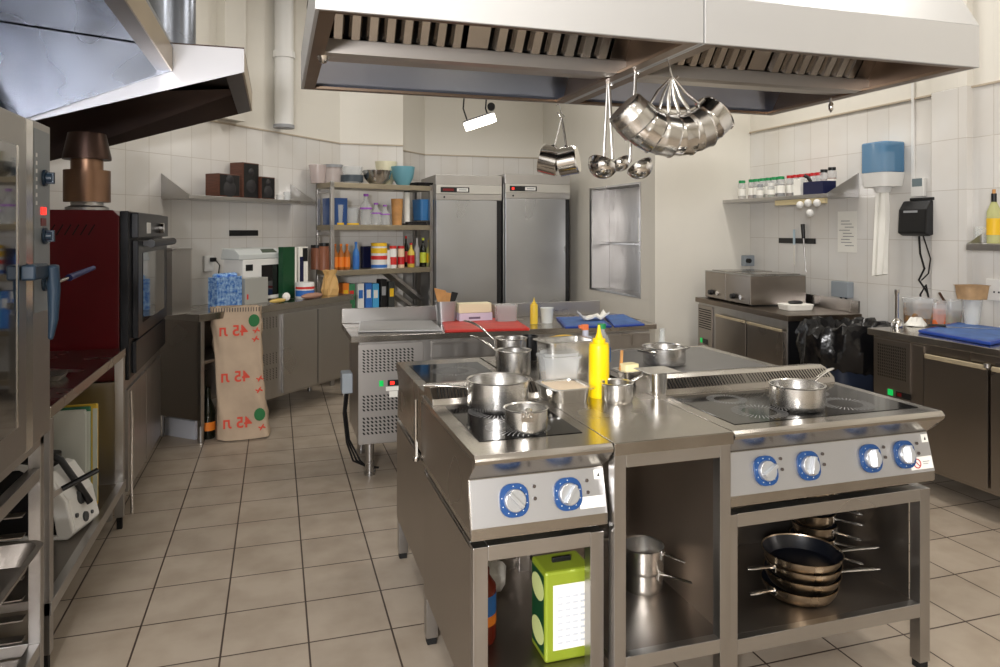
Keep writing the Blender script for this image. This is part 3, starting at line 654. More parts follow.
mb = MB(); mb.cyl((0, 0, 0), (0, 0, .22), .006); mb.cyl((0, 0, .0), (0, 0, .012), .012); mb.build('rod_body', CHROME, pk, smooth=True)
B('tag', PAPER, pk, (-.002, .0, -.03, -.006, .02, .075), bevel=0)

# under the island
o = thing('oil_tin', 'lime green rectangular tin with a white printed label under the left cooktop', 'tin', (.822, 2.02, .215), 0)
oz = .215; B('tin_body', LIME, o, (-.075, .075, -.06, .06, 0, .265), bevel=.008)
B('handle', BLACK, o, (-.03, .03, -.005, .005, .265, .279)); B('label', PAPER, o, (-.05, .066, -.0612, -.0602, .035, .225), bevel=0)
mb = MB()
for i in range(8):
    for k in range(4): mb.box(-.036 + k * .024, -.036 + k * .024 + .016, -.0618, -.0611, .052 + i * .019, .058 + i * .019)
mb.build('label_print', mat('pale_print', (195, 198, 206), 0, .7), o)
mb = MB(); mb.lathe([(0, 0), (.05, 0), (.05, .0006), (0, .0006)], 24, sx=.75)
e1 = mb.build('side_emblem', mat('pale_green_print', (215, 225, 150), 0, .5), o, loc=(-.0758, 0, .20), rot=(0, -PI / 2, 0))
mb = MB(); mb.lathe([(0, 0), (.05, 0), (.05, .0006), (0, .0006)], 24, sx=.75); mb.build('side_emblem', mat('pale_green_print', (0, 0, 0)), o, loc=(-.0758, 0, .07), rot=(0, -PI / 2, 0))
B('side_band', DKGRN, o, (-.0755, -.0751, -.05, .05, .02, .25), bevel=0)
bottle('sauce_jar', 'dark red jar with a blue and orange label, left of the green tin', 'jar', (.60, 2.14, .215), [(0, 0), (.045, 0), (.05, .01), (.05, .17), (.03, .2), (.03, .22), (0, .22)], mat('red_sauce', (120, 40, 24), 0, .4), [('label', [(.0505, .06), (.051, .06), (.051, .15), (.0505, .15)], BLULAB), ('label_band', [(.0512, .06), (.0516, .06), (.0516, .09), (.0512, .09)], ORLAB)])
bg = thing('plastic_bag', 'crumpled white plastic bag at the back of the shelf under the left cooktop', 'plastic bag', (.70, 2.4, .215))
mb = MB(); mb.ell((0, 0, .06), .07, .05, .062); 
for v in mb.bm.verts: v.co += Vector((random.uniform(-.008, .008), random.uniform(-.008, .008), random.uniform(-.004, .006)))
mb.build('bag_body', PAPER, bg, smooth=True)
zsh = .262
a = front_at(643, 597, .066, zsh)
saucepan('lower saucepan of the pair stacked on the shelf under the work table', (a[0], a[1], zsh), .066, .08, .14, -1.0, .05)
saucepan('upper saucepan of the pair stacked on the shelf under the work table', (a[0], a[1], zsh + .062), .070, .085, .14, -.85, -.1)
# frying pan stacks
zr = .227
gF = 'frying pans in the front stack under the right cooktop'
spec = [(-.012, .0, 3.35, .10), (0, .034, -.3, .155), (.004, .068, 3.2, .10), (.0, .102, -.24, .155)]
pf = front_at(802, 608, .115, zr)
for k, (dx, dz, ha, hl_) in enumerate(spec):
    lab = ['lowest frying pan of the front stack, with a browned base', 'second frying pan from the bottom of the front stack', 'third frying pan from the bottom of the front stack', 'top frying pan of the front stack, its black non stick inside showing'][k]
    pan(lab, (pf[0] + dx, pf[1], zr + dz),   .127 + (.006 if k == 3 else 0), .046, hl_, ha - (.1 if k % 2 == 0 else -.05), gF, lift=.05)
NM = ['lowest', 'second lowest', 'third from the bottom', 'middle', 'third from the top', 'second highest', 'topmost']
for k in range(7):
    pan(NM[k] + ' pan of the stack behind the front one under the right cooktop', (1.965 - .008 * (k % 2), 2.27, zr + .046 * k), .083, .046, .10, [-1.1, -.95, -1.2, -1.0, -1.15, -.9, -1.05][k], 'frying pans in the rear stack under the right cooktop', lift=.02)
saucepan('dark saucepan at the back left under the right cooktop', (1.56, 2.345, zr), .085, .25, .1, .1, .1)
# hanging pots
def on_rail(px):   # pixel column on the seam rail between the hood halves
    return Px(px, 60, HXM)
# hanging pots, hooks and ladles
def rail(px, py=60): return Px(px, py, HXM)
v0 = rail(668, 48); V = Vector((v0.x, v0.y, HZ))
hk = thing('ceiling_hook', 'long steel hook on the hood rail carrying the fan of saucepans', 'hook', V)
hub = plane(672, 76, V, (sn, cs, 0)); dv = hub - V
MB().tube([(0, 0, .03), (0.0, 0, .0), (dv.x * .5, dv.y * .5, dv.z * .5), tuple(dv), (dv.x + .012, dv.y, dv.z - .012), (dv.x + .024, dv.y, dv.z)], .0035).build('hook_body', CHROME, hk, smooth=True)
FR = Vector((cs, -sn, 0)); FB = Vector((sn, cs, 0))      # across and away
rotz = -YAW + math.radians(12)
fx_, fy_ = Vector((math.cos(rotz), math.sin(rotz), 0)), Vector((-math.sin(rotz), math.cos(rotz), 0))
gp = 'saucepans hanging in a fan from one hook'
names6 = ['leftmost saucepan of the hanging fan, its round base facing the viewer', 'second saucepan from the left in the hanging fan', 'third saucepan from the left in the hanging fan', 'fourth saucepan from the left in the hanging fan', 'fifth saucepan from the left in the hanging fan', 'rightmost saucepan of the hanging fan, showing its rim']
for k in range(6):
    a = math.radians([-44, -27, -10, 7, 24, 42][k])      # swing from vertical, positive = right
    down = fx_ * math.sin(a) + Vector((0, 0, -1)) * math.cos(a); ax = fx_ * math.cos(a) + Vector((0, 0, 1)) * math.sin(a)
    r = .073; hl_ = .127; h = .092 if k < 5 else .10
    root = thing('saucepan', names6[k], 'saucepan', hub, 0, gp)
    c = down * (hl_ + r + .008)
    R_ = Matrix((tuple(down.cross(ax)), tuple(-down), tuple(ax))).transposed().to_4x4()   # local z = pot axis, local y = up to the hook
    R_.translation = c - ax * h * .55
    mb = MB(); mb.M = R_; rr = r - .0012 * (k % 2); t = .002
    mb.lathe([(0, 0), (rr * .88, 0), (rr * .95, .006), (rr * .97, .02), (rr, h * .45), (rr + .002, h * .5), (rr + .001, h * .54), (rr + .001, h - .003), (rr + .004, h), (rr, h), (rr - t, h - .004), (rr * .95 - t, .02), (rr * .9, t), (0, t)], 40)
    mb.build('pot_body', CHROME if k % 2 else POTST, root, smooth=True)
    MB().tube([tuple(down * -.004), tuple(down * .02), tuple(down * (hl_ * .6)), tuple(down * (hl_ + .004) + ax * .012), tuple(down * (hl_ + .014) + ax * .028)], .0062, 10, .6, [.003, .0045, .0075, .008, .006]).build('handle', POTST, root, smooth=True)
    mb = MB(); mb.M = R_; mb.box(-.016, .016, r - .004, r + .006, h * .62, h * .9); mb.build('handle_bracket', CHROME, root, bevel=.002)
# pair of small pots on an S hook
hh = rail(556, 100); hh.z = HZ
sh = thing('s_hook', 'bent steel S hook holding the pair of small pots', 'hook', hh)
e1 = plane(562, 116, hh, FB) - hh
MB().tube([(0, 0, .01), (0.01, 0, .018), (.02, 0, .01), tuple(e1 * .5 + FR * .01), tuple(e1 + FR * .012), tuple(e1 + Vector((0, 0, -.008))), tuple(e1 + FR * -.012), tuple(e1 * .5 - FR * .008)], .0028).build('hook_body', CHROME, sh, smooth=True)
gp2 = 'small pots hanging from the S hook'
hub2 = hh + e1 + Vector((0, 0, -.01)); s2 = (hub2 - O).dot(FB) / F
for k, (ang, lab) in enumerate(((-15, 'left small pot of the hanging pair near the middle of the hood'), (9, 'right small pot of the hanging pair near the middle of the hood'))):
    a = math.radians(ang); fx2 = FR * .95 + FB * -.3; fx2.normalize()
    down = fx2 * math.sin(a) + Vector((0, 0, -1)) * math.cos(a); ax = fx2 * -math.cos(a) + Vector((0, 0, -1)) * math.sin(a)
    ax = -ax if k == 0 else ax
    ax = (fx2 * math.cos(a) + Vector((0, 0, 1)) * math.sin(a)) * -1
    root = thing('small_pot', lab, 'small pot', hub2, 0, gp2)
    hl_ = 29 * s2; r = 14.5 * s2; h = 19 * s2
    R_ = Matrix((tuple(down.cross(ax)), tuple(-down), tuple(ax))).transposed().to_4x4(); R_.translation = down * (hl_ + r) - ax * h * .5
    mb = MB(); mb.M = R_; mb.lathe([(0, 0), (r * .9, 0), (r, .006), (r, h - .002), (r + .003, h), (r - .002, h - .002), (r - .002, .004), (0, .003)], 32); mb.build('pot_body', CHROME, root, smooth=True)
    MB().tube([(0, 0, 0), tuple(down * hl_ * .5), tuple(down * (hl_ + .003))], .006, 8, .7).build('handle', POTST, root, smooth=True)
    MB().tube([tuple(down * (hl_ - .005)), tuple(down * (hl_ + .004) + ax * .02)], .007, 8, .6).build('handle_bracket', BLACK, root, smooth=True)
def ladle(label, px0, py0, px1, py1, rb, opening):
    q = rail(px0, py0); q.z = HZ + .01; n = FB
    root = thing('ladle', label, 'ladle', q, 0, 'ladles hanging from the hood rail'); e = plane(px1, py1, q, n) - q; s_ = (q - O).dot(FB) / F; R0 = rb * s_
    MB().tube([(0.014, 0, -.012), (.010, 0, .004), (0, 0, .006), tuple(e * .1), tuple(e * .5), tuple(e * .97)], .0078, 8, .5).build('handle', POTST, root, smooth=True)
    mb = MB(); mb.M = Matrix.Translation(e + FR * (R0 * .7 * (1 if opening else -.1)) - Vector((0, 0, R0 * .1))) @ Matrix.Rotation(-YAW, 4, 'Z') @ Matrix.Rotation(math.radians(-28 if opening else 26), 4, 'Y') @ Matrix.Rotation(math.radians(-22), 4, 'X')
    pr = [(R0 * math.sin(PI / 2 * i / 8), -R0 * .95 * math.cos(PI / 2 * i / 8)) for i in range(9)]; pr = [(0, pr[0][1])] + pr[1:] + [(R0 + .002, .001), (R0 - .0015, 0)] + [((R0 - .0015) * math.sin(PI / 2 * i / 8), -(R0 * .95 - .0015) * math.cos(PI / 2 * i / 8)) for i in range(7, 0, -1)] + [(0, -(R0 * .95 - .0015))]
    mb.lathe(pr, 28); mb.build('bowl', CHROME, root, smooth=True)
ladle('longest ladle, left of the two ladles hanging side by side', 608, 67, 604, 163, 15, 0)
ladle('ladle hanging just right of the longest ladle, bowl turned right', 609, 68, 613, 161, 10, .8)
ladle('ladle hanging alone behind the left end of the saucepan fan', 636, 64, 630, 165, 13.5, .7)

# ------------------------------------------------------------------ left side: combi oven and its stand
XO = -.70
def yo(px): return Px(px, 300, XO).y
def zo(px, py, X=XO): return Px(px, py, X).z
co = thing('combi_oven', 'tall stainless combi oven at the left edge with a blue grey lever handle', 'combi oven', (XO, 0, 0))
y1 = yo(50); y0_ = 1.72; zb, zt_ = .83, 1.815
B('body', STEELV, co, (-.78, -.02, y0_, y1, zb, zt_), bevel=.004)
yd = yo(27); yg = yo(11)
B('door', STEELV, co, (-.019, .012, y0_, yo(22), zb + .01, zt_ - .012), bevel=.004)
B('door_window', OVGL, co, (.0115, .0135, y0_ + .08, yg, zb + .1, zt_ - .10), bevel=0)
B('window_frame', CHROME, co, (.012, .0155, yg, yg + .012, zb + .1, zt_ - .1), bevel=.001)
B('door_post', CHROME, co, (-.019, .006, yo(22.5), yo(31), zb + .002, zt_ - .008), bevel=.003)
B('control_column', STEELV, co, (-.019, .0, yo(31.5), y1, zb + .002, zt_ - .003), bevel=.002)
cpn = B('control_panel', mat('control_grey', (140, 146, 150), .4, .4), co, (.0, .002, yo(33.5), y1 - .012, zo(45, 310), zo(42, 131)), bevel=.001)
for py, nm in ((178, 'upper'), (236, 'middle'), (283, 'lower')):
    z = zo(43, py); y = yo(43)
    mb = MB(); mb.cyl((.002, y, z), (.010, y, z), .026, seg=28); mb.cyl((.010, y, z), (.026, y, z), .016, .014, seg=24); mb.box(.010, .032, y - .006, y + .006, z - .018, z + .018); mb.build('knob', BLGREY, co, smooth=True, bevel=.001)
for py in (211, 222, 268):
    z = zo(42, py); B('indicator', LEDR if py != 222 else MAROON, co, (.002, .004, yo(40), yo(45), z - .012, z + .012), bevel=0)
mb = MB()
for i in range(7):
    z = zo(36, 155 + i * 8); mb.box(.002, .0026, yo(35), yo(36.5), z - .006, z + .006)
mb.build('symbol_column', WHITE, co)
hb = zo(22, 272)
mb = MB(); mb.box(.012, .05, yo(15), yo(30), hb - .022, hb + .022)
mb.tube([(.055, yo(31), hb + .015), (.058, yo(32), hb - .06), (.056, yo(32), hb - .15), (.05, yo(31.5), hb - .21)], .02, 12, 1, [.02, .018, .014, .007]); mb.build('lever_handle', BLGREY, co, smooth=True, bevel=.006)
pr_ = thing('probe_stick', 'thin blue handled probe sticking out beside the combi oven controls', 'probe', (XO + .004, y1 + .001, zo(50, 284)))
mb = MB(); mb.cyl((0, 0, 0), (.02, .12, .012), .006); mb.build('rod', CHROME, pr_, smooth=True); MB().cyl((.02, .12, .012), (.05, .33, .035), .012, .008).build('grip', mat('navy_grip', (30, 40, 90), 0, .4), pr_, smooth=True)
# stand with slides
st = thing('oven_stand', 'open steel rack stand with tray slides under the combi oven', 'oven stand', (-1.45, y0_ + .05, 0)); sw = .73; sd = Px(42, 600, -.72).y + .02 - (y0_ + .05)
for xx, yy in ((0, 0), (sw - .035, 0), (0, sd - .035), (sw - .035, sd - .035)): B('leg', STEELV, st, (xx, xx + .035, yy, yy + .035, 0, .83))
B('top_frame', STEEL, st, (0, sw, 0, .04, .79, .829), (0, sw, sd - .04, sd, .79, .829), (sw - .035, sw, .04, sd - .04, .79, .829))
B('side_rail', STEEL, st, (sw - .034, sw - .002, .036, sd - .036, .12, .16)); B('side_rail', STEEL, st, (0, sw - .036, sd - .03, sd - .005, .12, .16)); B('side_rail', STEEL, st, (sw - .034, sw - .002, .036, sd - .036, .68, .72))
for i in range(7):
    z = .19 + i * .065
    for yy in (.04, sd - .075): B('tray_slide', SHELFST, st, (.0, sw - .04, yy, yy + .04, z, z + .004), bevel=0)
B('bottom_tray', SHELFST, st, (.02, sw - .04, .04, sd - .04, .115, .12), bevel=0)
gpx = gn('gastronorm_pan', 'large shallow steel pan pulled out of the rack stand at lower left', 'food pan', (-.93, 2.13, .52), .56, .5, .06, 0, m=SHELFST, r=.04)
# left work table with toaster and boards
tl = thing('work_table', 'long stainless table along the left wall with a low shelf', 'work table', (-1.45, 2.74, 0)); tw, td = .73, 1.25
B('tabletop', TOPST, tl, (0, tw, 0, td, .85, .89), bevel=.002)
for xx in (.0, tw - .042):
    for yy in (.0, td - .045): l = B('leg', STEELV, tl, (xx, xx + .04, yy, yy + .04, .06, .85)); B('foot', RUBBER, l, (xx + .008, xx + .032, yy + .008, yy + .032, 0, .06))
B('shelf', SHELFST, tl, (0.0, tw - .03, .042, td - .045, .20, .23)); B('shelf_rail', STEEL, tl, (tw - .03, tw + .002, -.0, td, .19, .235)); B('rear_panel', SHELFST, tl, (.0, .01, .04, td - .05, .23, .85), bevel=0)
tp = Pz(74, 527, .23)
to = thing('slicing_machine', 'white and black countertop appliance with round dials on the low left shelf', 'kitchen appliance', (-.945, 3.42, .231), math.radians(-14)); to.scale = (.84, .84, .9); 
mb = MB(); mb.prism([(-.20, 0), (.17, 0), (.20, .03), (.16, .20), (.08, .30), (-.1, .31), (-.2, .25)], -.10, .10, 'y'); 
mb.build('body', BLACK, to, bevel=.01)
mb = MB(); mb.prism([(-.16, 0), (.205, 0), (.235, .03), (.20, .17), (.11, .29), (.06, .33), (-.02, .34), (-.1, .31), (-.02, .315), (.06, .275), (.13, .15), (.155, .02), (-.16, .02)], -.125, -.10, 'y'); mb.prism([(.14, 0), (.205, 0), (.235, .03), (.20, .17), (.11, .29), (.07, .30), (.12, .2), (.14, .1)], -.1, .13, 'y'); mb.build('white_shell', WHITE, to, bevel=.008)
for yy, zz, r in ((-.0, .15, .035), (-.0, .06, .026), (.07, .11, .012), (-.07, .09, .012), (.06, .06, .01)):
    xx = .224 - (zz - .05) * .22; MB().cyl((xx - .01, yy, zz), (xx + .012, yy, zz + .003), r, r * .85, 20).build('dial', mat('dial_grey', (70, 72, 74), 0, .4), to, smooth=True)
mb = MB(); mb.tube([(-.18, -.02, .33), (-.06, -.02, .37), (.06, -.02, .36), (.12, -.02, .33), (.2, .0, .2), (.24, .02, .12)], .016, 10, 1); mb.build('carry_handle', BLACK, to, smooth=True)
mb = MB(); mb.rr(.26, .2, .31, .345, .05, c=(-.05, 0)); mb.build('lid', BLACK, to, smooth=True)
kn = thing('knife', 'black handled knife leaning across the front of the white appliance', 'knife', tuple(Py(62, 489, 3.16))); ke = Py(98, 470, 3.22) - Py(62, 489, 3.16)
mb = MB(); mb.tube([(0.0, 0, 0), tuple(ke * .5), tuple(ke)], .013, 10, .8); mb.build('handle', BLACK, kn, smooth=True)
kd = Py(42, 498, 3.12) - Py(62, 489, 3.16); mb = MB(); mb.hexa([(0, 0, -.012), (.003, 0, -.012), tuple(kd + Vector((.003, 0, -.03))), tuple(kd + Vector((0, 0, -.03))), (0, 0, .008), (.003, 0, .008), tuple(kd + Vector((.003, 0, .0))), tuple(kd)]); mb.build('blade', STEEL, kn)
for i, (lab, mm, xo, yo_, hz_) in enumerate((('pale grey cutting board standing upright on the low left shelf', mat('pale_board', (205, 208, 200), 0, .5), 0, 3.60, .45), ('yellow cutting board standing behind the pale grey board', mat('yellow_board', (225, 190, 70), 0, .5), .035, 3.66, .46), ('green edged cutting board standing between the pale and yellow boards', mat('green_board', (60, 120, 90), 0, .5), .012, 3.632, .455))):
    bo = thing('cutting_board', lab, 'cutting board', (-1.0, yo_, .231)); mb = MB(); mb.M = Matrix.Rotation(-.0, 4, 'X'); mb.box(-.3, .19 + xo, 0, .018, 0, hz_); mb.build('board', mm, bo, bevel=.006)
    B('edge_strip', mat('pale_board', (0, 0, 0)), bo, (.17 + xo, .19 + xo, -.0008, 0, .02, hz_ - .02), bevel=0)
bgp = Pz(60, 352, .89)
bp_ = thing('plastic_tub', 'tub wrapped in clear film on the left table beside the combi oven', 'wrapped tub', (-.88, 2.98, .891)); mb = MB(); mb.rr(.11, .11, 0, .12, .03, taper=.8)
for v in mb.bm.verts: v.co += Vector((random.uniform(-.004, .004), random.uniform(-.004, .004), 0))
mb.build('tub', PAPER, bp_); mb = MB(); mb.rr(.125, .125, .10, .135, .03, taper=.94, open_top=.003); mb.build('film', CLEAR, bp_)
cl = thing('cloth', 'folded white cloth on the left table', 'cloth', (-.85, 2.82, .891)); mb = MB(); mb.rr(.12, .1, 0, .015, .02, taper=1.05); mb.build('cloth_body', PAPER, cl, smooth=True)
ty_ = thing('tray', 'small blue rimmed tray on the left table behind the wrapped tub', 'tray', (-.9, 3.25, .891)); mb = MB(); mb.rr(.2, .14, 0, .02, .03, open_top=.003, taper=.9); mb.build('tray_body', SHELFST, ty_, smooth=True)

# red oven on cabinet
ca = thing('base_cabinet', 'low stainless cabinet on legs carrying the dark red oven', 'cabinet', (-1.42, 4.03, 0))
B('body', STEELV, ca, (0, .68, 0, 1.17, .11, .715), bevel=.003); B('door', STEELV, ca, (.68, .695, .05, .58, .14, .66), (.68, .695, .60, 1.13, .14, .66))
for xx in (.06, .6):
    for yy in (.06, 1.08): MB().cyl((xx, yy, 0), (xx, yy, .11), .022).build('leg', STEEL, ca, smooth=True)
MB().tube([(.71, .04, .66), (.715, .04, .5), (.71, .05, .25), (.715, .04, .03)], .008).build('hanging_bar', CHROME, ca, smooth=True)
ro = thing('oven', 'dark red enamelled oven with a black glass door and a chimney', 'oven', (-1.40, 4.05, .716)); rh = .865; dd = 1.12
mb = MB(); mb.prism([(0, 0), (.64, 0), (.64, rh - .03), (.61, rh), (0, rh)], 0, dd, 'y'); mb.build('body', WINE, ro, bevel=.004)
B('front_frame', OVBLK, ro, (.641, .685, -.002, dd, 0, rh - .004), bevel=.006)
def yr(px, X=-.70): return Px(px, 280, X).y - 4.05
def zr_(px, py, X=-.70): return Px(px, py, X).z - .716
cpz = zr_(155, 237)
B('control_strip', OVBLK, ro, (.685, .72, .05, dd - .01, cpz, rh - .012), bevel=.004)
B('oven_door', OVBLK, ro, (.685, .715, .08, dd - .02, .20, cpz - .012), bevel=.004)
B('door_glass', OVGL, ro, (.715, .718, .2, dd - .16, .27, cpz - .08), bevel=0)
B('lower_drawer', OVBLK, ro, (.685, .705, .08, dd - .02, .02, .185), bevel=.003)
mb = MB(); mb.cyl((.755, .2, cpz - .03), (.755, dd - .06, cpz - .03), .022); mb.box(.715, .755, .22, .26, cpz - .045, cpz - .015); mb.box(.715, .755, dd - .15, dd - .11, cpz - .045, cpz - .015); mb.build('door_handle', BLACK, ro, smooth=True)
MB().cyl((.72, .75, rh - .09), (.745, .75, rh - .09), .03).build('control_knob', CHROME, ro, smooth=True); B('dial_plate', WHITE, ro, (.72, .722, .3, .42, rh - .12, rh - .06), bevel=0)
mb = MB()
for i in range(14): mb.M = Matrix.Translation((.06 + i * .035, -.0005, rh - .1)) @ Matrix.Rotation(.5, 4, 'Y'); mb.box(-.003, .003, -.001, 0, -.03, .03)
mb.build('vent_slots', GAPBLK, ro)
ch = thing('chimney_flue', 'sooty bronze flue with a conical cap on top of the red oven', 'flue', (-.965, 4.32, .716 + rh)); ch.scale = (.86, .86, .96)
mb = MB(); mb.lathe([(0, 0), (.12, 0), (.12, .02), (.09, .03), (.09, .05), (0, .05)], 32); mb.build('base_ring', STEEL, ch, smooth=True)
mb = MB(); mb.lathe([(0, .05), (.13, .05), (.13, .225), (0, .225)], 36); mb.build('drum', BRONZE, ch, smooth=True); MB().cyl((0, 0, .225), (0, 0, .29), .09, seg=32).build('neck', BRONZE, ch, smooth=True)
mb = MB(); mb.lathe([(0, .285), (.135, .285), (.135, .30), (.105, .43), (0, .43)], 36); mb.build('cap', DKBRN, ch, smooth=True)

# ------------------------------------------------------------------ the oblique counter at the back left
CR = Vector((-.5, 5.35, 0)); CZ = .9
cr = thing('refrigerated_counter', 'stainless counter standing askew at the back left with two doors and an open end', 'counter', CR, TH)
def cx(px, py=350): return (plane(px, py, CR, WN) - CR).dot(WD)
CL = 1.72; a0, a1, a2, a3 = cx(262, 340), cx(280, 340), cx(316, 330), cx(345, 320)
B('countertop', TOPST, cr, (-.03, CL, -.02, .5, CZ - .05, CZ), bevel=.002)
B('end_panel', BROWNST, cr, (0, .02, .0, .48, .16, CZ - .05)); B('back_panel', SHELFST, cr, (.02, a0, .44, .46, .16, CZ - .05)); B('open_shelf', SHELFST, cr, (.02, a0, .0, .44, .55, .57))
B('front_post', STEELV, cr, (.0, .03, -.004, .03, .12, CZ - .05))
B('body', STEELV, cr, (a0, CL - .03, .0, .48, .17, CZ - .05), bevel=.002)
B('door', STEEL, cr, (a1 + .015, a2 - .006, -.022, 0, .19, CZ - .085), bevel=.003); B('door', STEEL, cr, (a2 + .006, CL - .035, -.022, 0, .19, CZ - .085), bevel=.003)
mb = MB()
for zc in (.32, .44, .72):
    for i in range(5):
        for k in range(5): x = a0 + .02 + k * (a1 - a0 - .04) / 4.6; z = zc + i * .018; mb.hexa([(x, -.001, z), (x + .006, -.001, z), (x + .006, 0, z), (x, 0, z), (x - .008, -.001, z + .012), (x - .002, -.001, z + .012), (x - .002, 0, z + .012), (x - .008, 0, z + .012)])
mb.build('vent_slots', GAPBLK, cr)
for xx in (.03, a0 + .05, CL - .08):
    for yy in (.03, .42): MB().cyl((xx, yy, 0), (xx, yy, .17), .022).build('leg', STEEL, cr, smooth=True)
u = ob('floor_box', 'pale box on the floor beneath the end of the skewed counter', 'box', CR + WD * .06 - WN * .42); B('box_body', mat('pale_box', (190, 192, 200), 0, .6), u, (0, .1, -.30, .0, 0, .13))
for i, (px, py, lab, col) in enumerate(((208, 434, 'dark bottle with an orange label on the floor under the open counter end', ORLAB), (206, 400, 'dark bottle with a small yellow label behind the orange labelled one', YELLAB))):
    p = plane(px, 400, CR - WN * (.08 + .14 * i), WN); p.z = 0 if i == 0 else .0
    if i: p = p - WN * .02
    bottle('dark_bottle', lab, 'bottle', p, [(0, 0), (.045, 0), (.05, .01), (.05, .2), (.02, .28), (.018, .36 + .09 * i), (0, .36 + .09 * i)] if True else 0, DKGLASS, [('label', [(.0505, .06), (.0508, .06), (.0508, .12), (.0505, .12)], col)])
# paper sack
sp_ = Pz(249, 436, 0); sp_.y -= .03
sk = thing('paper_sack', 'tall brown paper sack with mirrored red numbers standing in the aisle', 'paper sack', (sp_.x, sp_.y, 0), -.02, rot=(math.radians(-4), 0, 0)); 
mb = MB(); NZ, NS = 22, 36; rings = []
for i in range(NZ + 1):
    t = i / NZ; z = .93 * t; wv = .175 - .012 * math.sin(t * 3.1) - .006 * t; dv_ = .085 * (1 - t ** 3 * .75) + .006; sh_ = -.035 + .0 * t + (-.055) * t
    ring = []
    for k in range(NS):
        a = 2 * PI * k / NS; c_, s_ = math.cos(a), math.sin(a); e = .35
        X_ = math.copysign(abs(c_) ** e, c_) * wv + sh_ + .01 * math.sin(7 * t + k) * (s_ > 0) ; Y_ = math.copysign(abs(s_) ** e, s_) * dv_ * (.85 if s_ < 0 else 1) + .008 * math.sin(9 * t + 2.0 * c_ * 3) 
        ring.append(mb.v((X_, Y_, z + (.012 * math.sin(k * 2.1) if i == NZ else 0) + (.0 if i else abs(c_) * .012))))
    rings.append(ring)
for ri_, rg in enumerate(rings):
    for k, v in enumerate(rg):
        if 0 < ri_ < NZ and v.co.y > -.02: v.co += Vector((.006 * math.sin(ri_ * 1.7 + k * .9), .01 * math.sin(ri_ * 1.1 + k * 1.3), 0))
        elif ri_ and v.co.y <= -.02: v.co.y += .005 * math.sin(ri_ * .9 + k * .8)
for a_, b_ in zip(rings, rings[1:]):
    for k in range(NS): mb.bm.faces.new([a_[k], a_[(k + 1) % NS], b_[(k + 1) % NS], b_[k]])
mb.bm.faces.new(rings[0][::-1]); mb.bm.faces.new(rings[-1]); mb.build('sack_body', KRAFT, sk, smooth=True)
def fy(z): t = z / .93; return -(.085 * (1 - t ** 3 * .75) + .006) * .85 - .012
for z, dx in ((.12, -.055), (.44, -.07), (.76, -.085)):
    o = text('red_lettering', '45 л', .105, BAGRED, sk, (dx - .02, fy(z), z), mirror=True, th=.0015)
for z, dx in ((.17, .075), (.83, .035)):
    mb = MB(); mb.ell((dx, fy(z) + .0, z), .038, .002, .045); mb.build('green_emblem', BAGGRN, sk, smooth=True)
for z, dx in ((.08, .09), (.34, .07), (.42, .075), (.70, .045), (.76, .05)):
    mb = MB(); mb.M = Matrix.Translation((dx, fy(z) - .0, z)) @ Matrix.Rotation(.5, 4, 'Y'); mb.ell((0, .001, 0), .006, .0015, .026, 10, 6); mb.ell((.014, .001, .006), .012, .0015, .006, 10, 6); mb.ell((-.012, .001, -.008), .012, .0015, .005, 10, 6); mb.build('red_print', BAGRED, sk)
mb = MB()
for i in range(18): mb.box(-.24 + i * .018, -.235 + i * .018, fy(.9) - .0, fy(.9) + .0015, .895, .925)
mb.build('top_stitching', INK, sk)
# wall shelf on the oblique wall
wq = Pw(161, 199); SD = .3; wr = plane(316, 203, WA + WN * SD, WN)
ws = ob('wall_shelf', 'long steel wall shelf at the back left carrying brown speakers', 'wall shelf', wq); sl_ = (wr - wq).dot(WD); SZL = wq.z + .03
B('shelf_board', STEEL, ws, (0, sl_, -SD, -.002, 0, .028), bevel=.002)
for x in (0, sl_ - .012):
    mb = MB(); mb.prism([(-.002, .028), (-SD, .028), (-.002, .2)], x, x + .004, 'x'); mb.build('bracket', STEEL, ws)
def onshelf(px, off): p = plane(px, 190, WA + WN * off, WN); p.z = SZL; return p
def speaker(label, px0, px1, off, py):
    p = onshelf(px0, off); q = onshelf(px1, off); wd = (q - p).length; h = plane((px0 + px1) / 2, py, WA + WN * off, WN).z - SZL
    r = ob('loudspeaker', label, 'loudspeaker', p, 'brown speakers on the wall shelf'); B('cabinet', WOOD, r, (0, wd, .001, .15, 0, h), bevel=.003)
    f = B('front_baffle', BLACK, r, (.01, wd - .008, -.002, .001, .01, h - .008), bevel=.001)
    for z, rad in ((h * .35, wd * .3), (h * .74, wd * .18)): MB().cyl((wd / 2, -.0022, z), (wd / 2, -.007, z), rad, rad * .8, 24).build('driver', mat('driver_cone', (40, 38, 40), 0, .5), f, smooth=True)
    return r
speaker('small brown speaker at the left of the wall shelf group', 219, 240, .26, 174); speaker('largest brown speaker, standing in the middle of the group', 243, 259, .17, 163); speaker('small black fronted speaker at the right of the wall shelf group', 261, 275, .2, 177)
for i, (px, lab, mm, hh_) in enumerate(((280, 'small white dish on the wall shelf next to the speakers', WHITE, .05), (287, 'small clear cup at the right end of the wall shelf', CLEAR, .08))):
    bottle('cup', lab, 'cup', onshelf(px, .16), [(0, 0), (.03, 0), (.036, hh_), (.033, hh_), (.028, .004), (0, .004)], mm)
p = Pw(229, 236); q = Pw(257, 231); ms = ob('magnetic_strip', 'short black magnetic strip on the back left tiled wall', 'magnetic strip', p); B('strip', BLACK, ms, (0, (q - p).dot(WD), -.016, -.001, 0, .05), bevel=.003)
p = Pw(203, 268); so = ob('wall_socket', 'white double wall socket with a black plug and cable at the back left', 'socket', p); B('plate', WHITE, so, (0, .10, -.02, -.001, -.03, .10), bevel=.004); B('plug', BLACK, so, (.05, .09, -.06, -.02, .05, .085), bevel=.006)
